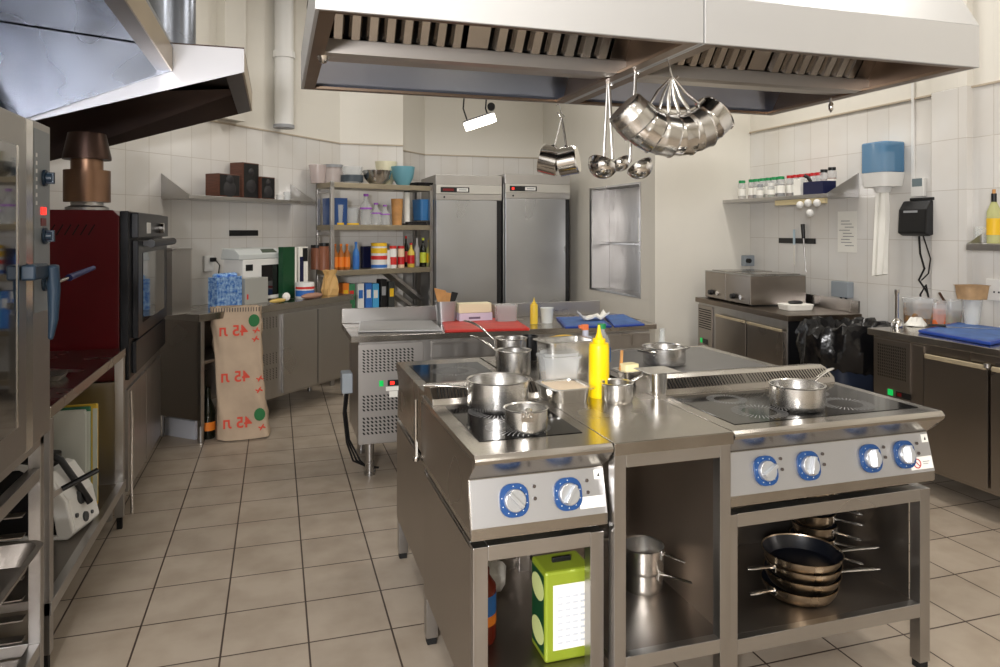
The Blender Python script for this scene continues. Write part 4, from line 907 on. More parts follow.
MB().tube([(.08, -.06, .06), (.11, -.07, .02), (.10, -.06, -.1), (.06, -.05, -.22), (.08, -.04, -.32)], .005).build('cable', CABLE, so, smooth=True)
# on the oblique counter; yl = distance in from its front edge
def onc(px, yl): p = plane(px, 290, CR - WN * yl, WN); p.z = CZ + .001; return p
def boxy(name, label, cat, px0, px1, yl, ptop, dep, m, group=None, bev=.003):
    p, q = onc(px0, yl), onc(px1, yl); h = plane((px0 + px1) / 2, ptop, CR - WN * yl, WN).z - CZ; r = ob(name, label, cat, p, group); wd = (q - p).length
    return r, wd, h
r, wd, h = boxy('steel_box', 'brown steel container at the left end of the skewed counter', 'container', 172, 191, .1, 250, .2, STEEL); B('box_body', STEEL, r, (0, wd, 0, .25, 0, h)); B('lid', STEEL, r, (-.006, wd + .006, -.006, .256, h, h + .012))
r, wd, h = boxy('carton', 'box wrapped in crumpled bright blue foil on the skewed counter', 'box', 217, 242, .17, 277, .16, FOIL); B('box_body', FOIL, r, (0, wd, 0, .09, 0, h)); mb = MB()
for k in range(5): mb.ell((wd * (.15 + .17 * k), .045, h + .01), .03, .03, .02, 10, 6)
mb.build('folded_foil', FOIL, r)
r, wd, h = boxy('carton', 'plain grey steel box right of the blue foil box', 'box', 245, 268, .16, 278, .16, GREY); B('box_body', mat('grey_box', (176, 176, 170), .3, .4), r, (0, wd, 0, .09, 0, h)); B('red_mark', REDLAB, r, (.02, .035, -.001, 0, .04, .08), bevel=0)
r, wd, h = boxy('microwave_oven', 'white microwave oven with a dark door on the skewed counter', 'microwave', 243, 285, .28, 259, .3, WHITE); B('body', WHITE, r, (0, wd, 0, .21, 0.01, h), bevel=.006); B('door_window', OVGL, r, (wd * .42, wd * .92, -.003, 0, .04, h - .05), bevel=.002); B('display', BLACK, r, (wd * .06, wd * .22, -.002, 0, h - .09, h - .04), bevel=0); B('foot', BLACK, r, (.02, .05, .02, .05, 0, .012), (wd - .05, wd - .02, .02, .05, 0, .012), bevel=0)
mh = h; r2 = ob('label_printer', 'pale grey label printer with a small keypad on top of the microwave', 'label printer', Vector(r.location) + Vector((0, 0, mh + .001)) - WD * .04)
mb = MB(); mb.prism([(0, 0), (0, .04), (.05, .08), (.18, .09), (.2, 0)], 0, wd * 1.0, 'x'); mb.build('body', mat('printer_grey', (196, 200, 198), 0, .45), r2, bevel=.006)
mb = MB(); mb.hexa([(wd * .55, .010, .052), (wd * .9, .010, .052), (wd * .9, .014, .046), (wd * .55, .014, .046), (wd * .58, .044, .079), (wd * .88, .044, .079), (wd * .88, .05, .074), (wd * .58, .05, .074)]); mb.build('keypad', mat('keypad_dark', (70, 80, 66), 0, .5), r2)
r, wd, h = boxy('binder', 'dark green ring binder standing beside the microwave', 'binder', 283, 297, .22, 247, .1, DKGRN); B('cover', DKGRN, r, (0, wd * .85, 0, .05, 0, h)); B('page_edge', PAPER, r, (wd * .86, wd, .004, .046, 0.004, h - .01))
r, wd, h = boxy('carton', 'white and dark blue carton leaning right of the green binder', 'box', 299, 308, .30, 247, .1, PAPER); B('box_body', PAPER, r, (0, wd, 0, .06, 0, h)); B('blue_print', NAVY, r, (.01, wd * .5, -.001, 0, .04, h * .8), bevel=0); B('dark_corner', BLACK, r, (wd * .4, wd - .004, -.001, 0, h * .7, h - .01), bevel=0)
p = onc(305, .12); bottle('tin_can', 'blue red and white printed tin at the right end of the skewed counter', 'tin', p, [(0, 0), (.075, 0), (.078, .005), (.078, .13), (.075, .135), (0, .133)], WHITE, [('blue_print', [(.0785, .02), (.0788, .02), (.0788, .07), (.0785, .07)], BLULAB), ('red_print', [(.0785, .08), (.0788, .08), (.0788, .10), (.0785, .10)], REDLAB)])
p = onc(330, .12); tb_ = thing('bread_bag', 'standing crumpled tan bag at the right end of the skewed counter', 'paper bag', p, .3); mb = MB(); mb.lathe([(0, 0), (.07, .0), (.078, .05), (.06, .13), (.045, .18), (.06, .22), (0, .215)], 18, sy=.7)
for v in mb.bm.verts: v.co += Vector((random.uniform(-.01, .01), random.uniform(-.008, .008), random.uniform(-.004, .008) if v.co.z > .02 else 0))
mb.build('bag_body', TAN, tb_)
p = onc(312, .03); lf_ = thing('bread_loaf', 'flat brown wrapped loaf in front of the printed tin', 'loaf', p, TH); mb = MB(); mb.ell((0, 0, .025), .13, .045, .025); mb.build('loaf_body', mat('loaf', (165, 125, 105), 0, .6), lf_, smooth=True)
p = onc(283, .03); lf_ = thing('snack_packet', 'yellow and white crumpled packets in front of the microwave', 'packet', p, TH); mb = MB(); mb.ell((-.06, 0, .02), .09, .03, .018, 12, 6); mb.build('packet_body', mat('packet', (200, 170, 90), 0, .4), lf_); mb = MB(); mb.ell((.06, .02, .04), .035, .03, .035, 10, 6); mb.build('packet_roll', PAPER, lf_)
# ------------------------------------------------------------------ refrigerated table between island and fridges
FY, FD = 4.33, .62
fx0, fx1 = Py(354, 340, FY).x, Py(652, 340, FY).x; FW = fx1 - fx0; FZ = .85
ft = thing('refrigerated_table', 'refrigerated prep table behind the island with a vented compressor panel at its left', 'prep table', (fx0, FY, 0))
def lx(px): return Py(px, 340, FY).x - fx0
B('countertop', TOPST, ft, (-.02, FW + .02, -.03, FD, FZ - .035, FZ), bevel=.003)
B('backsplash', STEEL, ft, (-.02, FW * .95, FD - .015, FD, FZ + .001, FZ + .10), bevel=.002)
B('body', STEELV, ft, (.03, FW - .02, .0, FD - .02, .20, FZ - .036), bevel=.003)
c0, c1 = lx(362), lx(412)
B('compressor_panel', mat('compressor_steel', (170, 166, 162), .9, .42, noise=.1, nscale=4), ft, (lx(358), lx(423), -.012, 0, .205, FZ - .05), bevel=.002)
def slots(name, parent, xa, xb, za, zb, nx, nz, y, sl=.5):
    mb = MB(); sx = (xb - xa) / nx; sz = (zb - za) / nz
    for i in range(nx):
        for k in range(nz):
            x = xa + i * sx; z = za + k * sz
            mb.face([(x + sx * .35, y, z + sz * .1), (x + sx * .8, y, z + sz * .1), (x + sx * .45, y, z + sz * .75), (x, y, z + sz * .75)])
    return mb.build(name, GAPBLK, parent)
for a_, b_ in ((.63, .77), (.40, .50), (.26, .37)): slots('vent_slots', ft, c0, c1 + .015, a_, b_, 13, 8 if b_ > .6 else 5, -.0125)
B('power_switch', LEDG, ft, (c0 + .1, c0 + .125, -.018, -.012, .545, .58)); B('display', BLACK, ft, (c0 + .15, c0 + .235, -.018, -.012, .545, .58)); B('led_digits', LEDR, ft, (c0 + .165, c0 + .19, -.019, -.018, .553, .572), bevel=0); B('label', PAPER, ft, (c0 + .14, c0 + .23, -.0135, -.012, .515, .54), (c0 + .16, c0 + .21, -.0135, -.012, .475, .512), bevel=0)
for i, (a_, b_) in enumerate(((430, 540), (543, 650))):
    for z0_, z1_ in ((.70, .80), (.58, .69), (.24, .57)):
        d_ = B('drawer', STEELV, ft, (lx(a_) + .005, min(lx(b_), FW - .025), -.015, 0, z0_, z1_), bevel=.002); B('grip', STEEL, d_, (lx(a_) + .01, min(lx(b_), FW - .03), -.025, -.014, z1_ - .018, z1_ - .004), bevel=.002)
for xx in (.10, FW - .1):
    for yy in (.06, FD - .1): l = MB().cyl((xx, yy, .02), (xx, yy, .2), .027).build('leg', STEEL, ft, smooth=True); MB().cyl((xx, yy, 0), (xx, yy, .02), .033).build('foot', STEEL, l, smooth=True)
jb = thing('junction_box', 'grey cable box with black cables on the left side of the prep table', 'junction box', (fx0 - .035, FY + .05, .50)); B('box_body', BOXGREY, jb, (-.03, .033, 0, .12, 0, .12), bevel=.006)
for k in range(3): MB().tube([(-.01 + k * .012, .02 + k * .03, 0), (-.02 + k * .01, .02 + k * .03, -.12), (.0 + k * .01, .03 + k * .03, -.3), (.04 + k * .02, .05, -.42), (.12, .08, -.47), (.2, .1, -.492)], .006).build('cable', CABLE, jb, smooth=True)
T2 = FZ + .001
def Pt(px, py): v = Pz(px, py, FZ); return Vector((v.x, v.y, T2))
def slab(name, label, cat, corners, th, m, top=None, group=None):
    P = [Pz(a_, b_, FZ) for a_, b_ in corners]; c = sum(P, Vector()) / 4; r = thing(name, label, cat, (c.x, c.y, T2), 0, group); L_ = [(p.x - c.x, p.y - c.y) for p in P]
    mb = MB(); mb.hexa([(x, y, 0) for x, y in L_] + [(x, y, th) for x, y in L_]); mb.build('board', m, r, bevel=.006)
    if top: mb = MB(); mb.hexa([(x * .9, y * .85, th) for x, y in L_] + [(x * .9, y * .85, th + .0006) for x, y in L_]); mb.build('scuffed_top', top, r)
    return r
slab('cutting_board', 'bright red cutting board on the prep table behind the island', 'cutting board', [(445, 333), (530, 331), (513, 320), (441, 322)], .018, RED, mat('scuffed_red_top', (205, 72, 60), 0, .5, noise=.2, nscale=12))
slab('cutting_board', 'left blue cutting board on the prep table, partly under the white wrapper', 'cutting board', [(565, 329), (612, 328), (600, 318), (556, 319)], .014, BLUE, BOARDG)
slab('cutting_board', 'right blue cutting board at the end of the prep table', 'cutting board', [(614, 328), (645, 326), (624, 316), (604, 317)], .014, BLUE, BOARDG)
slab('metal_sheet', 'thin steel cover sheet lying on the left end of the prep table', 'metal sheet', [(358, 333), (443, 332), (432, 322), (360, 322.5)], .012, PANELST)
p = Pt(446, 323.5); r = gn('utensil_tub', 'steel tub holding wooden spatulas on the prep table beside the white carton', 'utensil tub', (p.x, p.y, T2), .14, .10, .15, 0, m=PANELST, taper=.85, lip=.006)
for k, (dx, dz, mm) in enumerate(((-.04, .24, SPWOOD), (-.01, .23, SPWOOD), (.02, .21, SPWOOD), (.06, .21, BLACK))):
    mb = MB(); mb.hexa([(-.02 + dx * .3, -.01, .03), (.0 + dx * .3, -.01, .03), (.0 + dx * .3, .0, .03), (-.02 + dx * .3, .0, .03), (-.03 + dx * 1.3, .0 + .01 * k, dz), (.015 + dx * 1.3, .0 + .01 * k, dz - .01), (.015 + dx * 1.3, .008 + .01 * k, dz - .01), (-.03 + dx * 1.3, .008 + .01 * k, dz)]); mb.build('spatula', mm, r, bevel=.002)
p = Pt(476, 323.5); r = thing('carton', 'white carton with black print and a stack of pale papers on top', 'box', (p.x, p.y, T2)); B('box_body', mat('lilac_white', (215, 205, 222), 0, .7), r, (-.115, .115, -.0, .085, 0, .07)); B('paper_stack', mat('cream_paper', (235, 225, 190), 0, .8), r, (-.118, .11, .0, .09, .071, .135), bevel=.004)
B('box_print', mat('smudged_print', (110, 100, 120), 0, .7), r, (-.05, .03, -.0012, 0, .03, .044), bevel=0)
p = Pt(506, 323.5); r = gn('food_box', 'clear box of reddish seasoning on the prep table', 'food box', (p.x, p.y, T2), .15, .10, .125, 0, m=CLEAR, fill=MEAT, fh=.85, lip=.004, fname='seasoning')
p = Pt(534, 324); squeeze('small pale yellow squeeze bottle on the prep table', (p.x, p.y, T2), .026, .175, YELP)
p = Pt(547, 323); bottle('plastic_cup', 'white plastic cup right of the small yellow squeeze bottle', 'cup', (p.x, p.y, T2), [(0, 0), (.036, 0), (.045, .10), (.047, .102), (.043, .1), (.034, .004), (0, .004)], mat('white_cup', (225, 228, 225), 0, .4))
p = Pt(592, 322); r = thing('wrapper', 'crumpled white plastic wrapper lying on the blue cutting board', 'wrapper', (p.x, p.y - .02, T2 + .0148)); mb = MB()
for i in range(7):
    for k in range(3): mb.v((0, 0, 0))
mb.bm.clear(); G = [[mb.v((-.10 + i * .033, -.05 + k * .05, .012 + random.uniform(0, .035) + (.02 if i in (0, 6) else 0))) for k in range(3)] for i in range(7)]; G2 = [[mb.v((v.co.x, v.co.y, max(.0, v.co.z - .012))) for v in row] for row in G]
for i in range(6):
    for k in range(2): mb.bm.faces.new([G[i][k], G[i + 1][k], G[i + 1][k + 1], G[i][k + 1]]); mb.bm.faces.new([G2[i][k + 1], G2[i + 1][k + 1], G2[i + 1][k], G2[i][k]])
for i in range(6): mb.bm.faces.new([G[i][0], G2[i][0], G2[i + 1][0], G[i + 1][0]]); mb.bm.faces.new([G[i][2], G[i + 1][2], G2[i + 1][2], G2[i][2]])
for k in range(2): mb.bm.faces.new([G[0][k], G[0][k + 1], G2[0][k + 1], G2[0][k]]); mb.bm.faces.new([G[6][k], G2[6][k], G2[6][k + 1], G[6][k + 1]])
mb.build('wrapper_body', PAPER, r)

# ------------------------------------------------------------------ fridges
def fridge(label, px0, px1, top, on):
    x0, x1 = Py(px0, 200, 7.4).x, Py(px1, 200, 7.4).x; w = x1 - x0
    r = thing('upright_fridge', label, 'fridge', (x0, 7.4, 0)); z = top
    B('body', STEELV, r, (0, w, .02, .75, .12, z), bevel=.004)
    B('top_cover', STEEL, r, (0, w, -.03, .02, z - .105, z), bevel=.004)
    cp = B('control_panel', mat('fridge_panel', (196, 194, 188), .8, .42), r, (0.003, w - .003, -.045, .02, z - .20, z - .107), bevel=.003)
    B('display', BLACK, cp, (.05, .36, -.048, -.045, z - .185, z - .13), bevel=0); B('digits', LEDR if on else MAROON, cp, (.075, .10 if on else .19, -.049, -.048, z - .17, z - .145), bevel=0)
    B('maker_plate', WHITE, cp, (.225, .345, -.049, -.048, z - .175, z - .14), bevel=0); B('plate_print', GREY, cp, (.245, .33, -.0495, -.049, z - .163, z - .152), bevel=0)
    B('trim_strip', STEEL, r, (0.003, w - .003, -.04, .02, z - .265, z - .202), bevel=.003)
    MB().cyl((.09, -.045, z - .235), (.09, -.04, z - .235), .01).build('lock', BLACK, r)
    B('door', FRIDGE, r, (.004, w - .06, -.045, .02, .14, z - .268), bevel=.004); B('dark_gap_strip', BLACK, r, (w - .058, w - .002, -.02, .02, .14, z - .268), bevel=.002)  # black strip painted in for the shaded gap beside the door
    for xx in (.07, w - .07):
        for yy in (.1, .65): MB().cyl((xx, yy, 0), (xx, yy, .12), .025).build('leg', STEEL, r, smooth=True)
fridge('left upright stainless fridge beside the storage rack', 435, 501, 2.06, False); fridge('right upright stainless fridge with a lit red display', 504, 569, 2.085, True)

# ------------------------------------------------------------------ storage rack
rkA = plane(331, 200, (0, 6.99, 0), (0, 1, 0)); RA = math.radians(20); RD = Vector((math.cos(RA), math.sin(RA), 0)); RN = Vector((math.sin(RA), -math.cos(RA), 0)); rkA.z = 0
rk = thing('storage_rack', 'steel rack with wire sides left of the fridges, crowded with jars and bottles', 'storage rack', rkA, RA)
def rp(px, py, y=0): return plane(px, py, rkA - RN * y, RN)
RW = (rp(433, 200) - rkA).dot(RD); RDp = .36
SZ = [rp(380, 184).z, rp(380, 225).z, rp(380, 269).z, .62, .2]
for xx in (0, RW - .035):
    for yy in (0, RDp - .035): B('post', STEELV, rk, (xx, xx + .035, yy, yy + .035, 0, SZ[0] + .01))
for z in SZ: B('shelf', mat('rack_shelf', (170, 160, 140), .9, .4, noise=.1, nscale=4), rk, (.0, RW, .0, RDp, z - .05, z), bevel=.002)
mb = MB()
for z in (SZ[0] - .1, SZ[1] - .1, SZ[2] - .1): mb.box(.005, .015, .035, RDp - .035, z, z + .03)
mb.build('side_bars', STEEL, rk)
def ri(px, y, lvl): p = rp(px, 200, y); p.z = SZ[lvl] + .001; return p
def rh_(px, py, y, lvl): return rp(px, py, y).z - SZ[lvl]
def rb(label, px, y, lvl, ptop, rpx, m, cat='bottle', shape='b', parts=None, name=None, group=None):
    p = ri(px, y, lvl); h = rh_(px, ptop, y, lvl); r = rpx * (p - O).dot(FB) / F
    if shape == 'b': pr = [(0, 0), (r * .9, 0), (r, .005), (r, h * .6), (r * .4, h * .78), (r * .35, h * .92), (0, h * .92)]; cap = [(0, h * .92), (r * .42, h * .92), (r * .42, h), (0, h)]
    elif shape == 'j': pr = [(0, 0), (r, 0), (r, h * .85), (r * .9, h * .88), (0, h * .88)]; cap = [(0, h * .88), (r, h * .88), (r, h), (0, h)]
    elif shape == 'p': pr = [(0, 0), (r * .8, 0), (r, h), (r * .95, h), (r * .76, .004), (0, .004)]; cap = None
    elif shape == 'w': pr = [(0, 0), (r * .5, 0), (r * .85, h * .4), (r, h), (r * .96, h), (r * .8, h * .4), (0, .01)]; cap = None
    pa = []
    if parts:
        for pn, a_, b_, pm in parts: pa.append((pn, [(r * 1.01, h * a_), (r * 1.02, h * a_), (r * 1.02, h * b_), (r * 1.01, h * b_)], pm))
    if cap: pa.append(('cap', cap, (parts and parts[0][3]) or BLACK))
    return bottle(name or {'b': 'bottle', 'j': 'jar', 'p': 'plastic_pot', 'w': 'bowl'}[shape], label, cat, p, pr, m, pa, group)
GP = 'objects'
# top of the rack
rb('large clear pitcher with pink contents at the left of the rack top', 318, .30, 0, 165, 9, mat('pink_clear', (212, 198, 194), 0, .2, alpha=.5), 'pitcher', 'p')
rb('grey topped clear container standing behind the pink pitcher', 333, .28, 0, 165, 10, mat('pink_clear', (0, 0, 0)), 'container', 'j', [('band', .85, .9, GREY)])
rb('shallow clear box with dark contents on the rack top', 352, .15, 0, 167, 11, CLEAR, 'container', 'p', [('dark_fill', .1, .5, mat('slate', (70, 80, 88), 0, .5))])
rb('polished steel bowl holding green leaves on the rack top', 377, .08, 0, 171, 15, CHROME, 'bowl', 'w')
p = ri(377, .08, 0); lv = thing('salad_leaves', 'green leaves heaped in the steel bowl on the rack top', 'salad', (p.x, p.y, p.z + .10)); mb = MB()
for k in range(9): mb.ell((random.uniform(-.07, .07), random.uniform(-.04, .04), random.uniform(0, .02)), .04, .03, .012, 8, 6)
mb.build('leaf_heap', LEAF, lv)
rb('cream coloured bowl standing behind the steel bowl on the rack top', 386, .27, 0, 162, 11, mat('cream_bowl', (225, 220, 190), 0, .4), 'bowl', 'w')
rb('teal plastic basin covered with film on the rack top', 403, .12, 0, 167, 12, TEAL, 'basin', 'w')
p = ri(421, .1, 0); r = thing('tray', 'low dark tray at the right end of the rack top', 'tray', p, RA); mb = MB(); mb.rr(.2, .2, 0, .035, .02, open_top=.004, taper=.9); mb.build('tray_body', BLACK, r, smooth=True)
# upper shelf
p = ri(311, .2, 1)
r = thing('storage_crate', 'dark blue crate behind the end of the wall shelf', 'crate', p, RA); r.location = rkA + RD * .13 - RN * .2 + Vector((0, 0, SZ[1] + .001)); mb = MB(); mb.rr(.17, .24, 0, .26, .02, open_top=.005, taper=.95); mb.build('crate_body', DKBLUE, r, smooth=True)
for i, (px, ptop, w_) in enumerate(((339, 205, 5), (352, 208, 7), (366, 194, 6), (376, 203, 5.5), (385, 205, 5))):
    rb(['short clear plastic jug with a yellow base at the left of the upper rack shelf' if i == 0 else '', 'wide clear jug beside a yellow lid on the upper rack shelf', 'tallest clear bottle on the upper rack shelf', 'clear jar with a violet band on the upper rack shelf', 'clear bottle with a thin neck on the upper rack shelf'][i], px, .12, 1, ptop, w_, CLEAR, 'clear jar', 'p' if i < 2 else 'b', [('band', .0 if i < 2 else .5, .1 if i < 2 else .56, YELLAB if i < 2 else mat('violet_band', (160, 90, 190), 0, .5))])
rb('wooden toned cylinder of spatulas on the upper rack shelf', 397, .12, 1, 199, 6, SPWOOD, 'utensil pot', 'p', name='utensil_pot')
rb('thin white cylinder standing on the upper rack shelf', 407, .16, 1, 188, 3, PAPER, 'paper roll', 'j', name='paper_roll')
p = ri(423, .14, 1); r = thing('storage_tub', 'large blue translucent tub at the right of the upper rack shelf', 'tub', p, RA); mb = MB(); mb.rr(.17, .2, 0.05, .27, .03, taper=.88, open_top=.004); mb.build('tub_body', mat('mid_blue', (50, 110, 165), 0, .35), r, smooth=True)
p = ri(415, .08, 1); r = thing('serving_tray', 'small stack of black trays under the blue tub', 'trays', (p.x, p.y, p.z), RA); mb = MB(); mb.rr(.24, .14, 0, .018, .02); mb.rr(.2, .12, .0185, .035, .02, c=(.01, 0)); mb.build('tray_stack', BLACK, r)
# middle shelf
brown = mat('brown_jar_fill', (150, 95, 70), 0, .4)
rb('jar of brown contents at the far left of the middle rack shelf', 317, .33, 2, 245, 6, brown, 'jar', 'j'); rb('second jar of brown contents on the middle rack shelf', 324, .12, 2, 243, 5, brown, 'jar', 'j')
for i, px in enumerate((335, 341, 347)): rb('orange sauce bottle with a white neck on the middle rack shelf', px, .10, 2, 244, 3.2, AMBER, 'sauce bottle', 'b', [('label', .1, .5, ORLAB)], group='orange sauce bottles on the rack')
rb('blue bottle with a brown cap on the middle rack shelf', 356, .08, 2, 242, 3.4, mat('bottle_blue', (60, 120, 190), 0, .3), 'bottle', 'b', [('label', .1, .5, BLULAB)])
p = ri(372, .27, 2); r = thing('box', 'navy blue box lid standing at the back of the middle rack shelf', 'box', (p.x, p.y, p.z), RA); B('box_body', NAVY, r, (-.10, .10, 0, .06, 0, .22))
rb('large white tub with red and yellow print on the middle rack shelf', 379, .11, 2, 243, 8, WHITE, 'tub', 'j', [('yellow_print', .6, .8, YELLAB), ('red_print', .35, .5, REDLAB), ('blue_print', .03, .15, BLULAB)])
lab2 = [('small white cup right of the printed tub', 388, WHITE, 'p', 250, 2.5, WHITE), ('jar with a blue top and orange red label', 393, WHITE, 'j', 246, 3.6, REDLAB), ('red capped jar of pale sauce', 401, mat('pink_sauce', (220, 190, 160), 0, .4), 'j', 246, 3.4, REDCAP), ('tall dark bottle behind the red capped jars', 406, DKGLASS, 'b', 236, 2.6, REDLAB), ('yellow labelled sauce bottle with a red cap', 411, mat('yellow_sauce', (215, 190, 80), 0, .4), 'b', 243, 3.6, REDCAP), ('white capped bottle at the back of the middle rack shelf', 417, WHITE, 'b', 238, 3, WHITE), ('black bottle with a yellow green label', 423, DKGLASS, 'b', 238, 3.4, mat('lime_label', (190, 200, 60), 0, .5)), ('pale oil bottle with a yellow cap at the right end of the middle rack shelf', 429, PALEOIL, 'b', 240, 3, YELLAB)]
for i, (lb, px, m_, shp, pt_, rr2, lc) in enumerate(lab2): rb(lb + (' on the middle rack shelf' if 'shelf' not in lb else ''), px, .09 if i not in (3, 5) else .24, 2, pt_, rr2, m_, 'bottle' if shp == 'b' else 'jar', shp, [('label', .15, .5, lc)])
# lower level of the rack, seen over the prep table
def low(px, y): p = rp(px, 300, y); p.z = .621; return p
rows = [(310, ORLAB, .21), (316, PAPER, .2), (325, WHITE, .2), (334, BLULAB, .2)]
SZb = .621
for i, (px, col, h) in enumerate(((346, ORLAB, .34), (352, mat('coloured_pack', (60, 130, 90), 0, .5), .33), (361, WHITE, .33), (369, BLULAB, .33), (376, mat('sky_pack', (70, 160, 210), 0, .5), .32), (384, BLACK, .36), (392, mat('smoked_pack', (60, 62, 60), 0, .3), .33))):
    p = rp(px, 300, .1); r = thing('grocery_pack', ['orange and yellow packet at the left of the lower rack shelf', 'green packet just right of the orange packet on the lower shelf', 'white carton on the lower rack shelf', 'blue and white carton on the lower rack shelf', 'sky blue carton on the lower rack shelf', 'black carton taller than its neighbours on the lower rack shelf', 'dark glassy carton on the lower rack shelf'][i], 'packet', (p.x, p.y, .621), RA)
    B('pack_body', col, r, (-.035, .035, 0, .1, 0, h), bevel=.006); B('front_print', [YELLAB, REDLAB, BLULAB, WHITE, WHITE, GREY, YELLAB][i], r, (-.025, .02, -.001, 0, h * .55, h * .8), bevel=0)
for i, (a_, b_, c_, d_) in enumerate(((388, 268, 424, 298), (381, 281, 416, 306))):
    r = thing('baking_tray', ['upper', 'lower'][i] + ' steel tray leaning diagonally at the right of the rack bottom', 'tray', rp(a_, b_, .16 + .05 * i), RA); e = rp(c_, d_, .16 + .05 * i) - rp(a_, b_, .16 + .05 * i); L_ = e.length; an = math.atan2(-e.z, e.dot(RD))
    mb = MB(); mb.M = Matrix.Rotation(an, 4, 'Y'); mb.box(0, L_, 0, .004 + .2, -.035, -.03); mb.box(0, L_, 0, .004, -.035, .0); mb.build('tray_body', STEEL, r, bevel=.001)

# hanging bulkhead lamp near the back
lpq = Py(480, 122, 6.2); hl2 = thing('hanging_lamp', 'glowing oval lamp hanging on dark cables in front of the back wall', 'lamp', lpq, -YAW)
mb = MB(); mb.M = Matrix.Rotation(-.32, 4, 'Y'); mb.rr(.29, .12, -.035, .03, .05); mb.build('lamp_glass', mat('lit_glass', (255, 250, 235), 0, .4, emit=(255, 246, 225), es=6), hl2, smooth=True)
mb = MB(); mb.M = Matrix.Rotation(-.32, 4, 'Y'); mb.rr(.30, .13, .03, .045, .05); mb.build('lamp_base', GREY, hl2, smooth=True)
top_ = 3.895 - lpq.z
for x0_, x1_ in ((-.11, -.14), (.09, .06)): MB().tube([(x0_, 0, .0), (x1_ - .01, 0, .12), (x1_, 0, .25), (x1_, 0, top_)], .007).build('cable', CABLE, hl2, smooth=True)
MB().cyl((.10, 0, .14), (.10, .05, .14), .035).build('junction_puck', BLACK, hl2, smooth=True)

# ------------------------------------------------------------------ right wall
SX = XR - .30
def pw_(px, py): return Px(px, py, XR)
s1, s2_ = Px(717, 203, SX), Px(827, 197, SX)
SW = s1.y - s2_.y; rs = thing('wall_shelf', 'steel wall shelf on the right wall filled with spice jars', 'wall shelf', (XR, s2_.y, s1.z - .005), PI / 2)
# local x runs away from the camera, local y runs off the wall into the room
B('shelf_board', STEEL, rs, (0, SW - .01, .002, .30, 0, .028), bevel=.002)
for x in (0, SW - .014):
    mb = MB(); mb.prism([(.002, .028), (.30, .028), (.002, .19)], x, x + .004, 'x'); mb.build('bracket', STEEL, rs)
RZ = s1.z + .0245
def sj(label, px, off, h, r, cap, fill, group, lidh=.02, name='spice_jar'):
    p = Px(px, 190, XR - off); p.z = RZ
    if not (s2_.y + r < p.y < s1.y - r): p.y = min(max(p.y, s2_.y + r + .005), s1.y - r - .02)
    return bottle(name, label, 'spice jar', p, [(0, 0), (r, 0), (r, h - .02), (r * .8, h - .012), (0, h - .012)], CLEAR, [('contents', [(0, .003), (r * .9, .003), (r * .9, h * .65), (0, h * .65)], fill), ('lid', [(0, h - .012), (r * .85, h - .012), (r * .85, h + lidh * .6), (0, h + lidh * .6)], cap), ('label', [(r * 1.01, h * .2), (r * 1.02, h * .2), (r * 1.02, h * .6), (r * 1.01, h * .6)], PAPER)], group)
fills = [mat('spice_pale', (200, 190, 175), 0, .7), mat('spice_brown', (120, 85, 60), 0, .7), mat('spice_dark', (70, 62, 55), 0, .7), mat('spice_green', (130, 135, 95), 0, .7)]
for i, px in enumerate((742, 752, 757, 763, 769, 775, 781)): sj('green lidded spice jar on the right wall shelf', px, .20, .16, .034, GREEN, fills[i % 4], 'green lidded spice jars')
for i, px in enumerate((790, 796, 802, 808, 814, 819)): sj('red lidded spice jar on the right wall shelf', px, .11, .17, .032, REDCAP, fills[(i + 1) % 4], 'red lidded spice jars')
sj('dark lidded jar of amber sauce at the right end of the spice row', 832, .10, .20, .034, BLACK, AMBER, None); sj('black lidded reddish jar standing left of the amber jar', 824, .10, .19, .032, BLACK, MEAT, None)
sj('front row spice jar with a blue print in front of the green lids', 771, .26, .105, .03, WHITE, fills[3], 'short jars in the front row of the spice shelf'); sj('front row spice jar left of the blue printed one', 760, .26, .105, .03, GREY, fills[0], 'short jars in the front row of the spice shelf')
p = Px(800, 190, XR - .22); bx2 = thing('carton', 'small white packet leaning among the spice jars', 'packet', (p.x, p.y, RZ), PI / 2); B('box_body', PAPER, bx2, (-.04, .04, -.03, .03, 0, .13))
p = Px(823, 190, XR - .2); bx2 = thing('utensil_box', 'dark blue box with black handles at the right end of the spice shelf', 'box', (p.x, p.y + .05, RZ), PI / 2); B('box_body', NAVY, bx2, (-.12, .10, -.06, .06, 0, .10)); MB().tube([(.06, .02, .1), (.08, .03, .14), (.1, .05, .155)], .014).build('tool_handle', BLACK, bx2, smooth=True)
# roll holder with white discs under the shelf
p = Px(776, 207, SX + .02); rh2 = thing('wooden_rail', 'beige wooden rail under the spice shelf', 'rail', (SX + .02, Px(826, 207, SX + .02).y, RZ - .075), PI / 2); B('rail_body', BEIGE, rh2, (0, Px(776, 207, SX + .02).y - Px(826, 207, SX + .02).y, -.015, .012, 0, .042))
for i, (px, py) in enumerate(((800, 205), (808, 203), (817, 203), (810, 213))):
    q = Px(px, py, SX - .012); MB().ell((0, 0, 0), .028, .028, .03, 16, 10).build('white_cup', WHITE, thing('measuring_cup', ['leftmost', 'middle', 'rightmost', 'lowest'][i] + ' small white cup hanging under the spice shelf', 'cup', q, 0, 'white cups under the spice shelf'), smooth=True)
q0, q1 = pw_(780, 243), pw_(816, 238)
ms = thing('magnetic_strip', 'black magnetic strip under the spice shelf holding a knife and a steel', 'magnetic strip', (XR, q1.y, q0.z), PI / 2); B('strip', BLACK, ms, (0, q0.y - q1.y, .001, .016, 0, .045), bevel=.003)
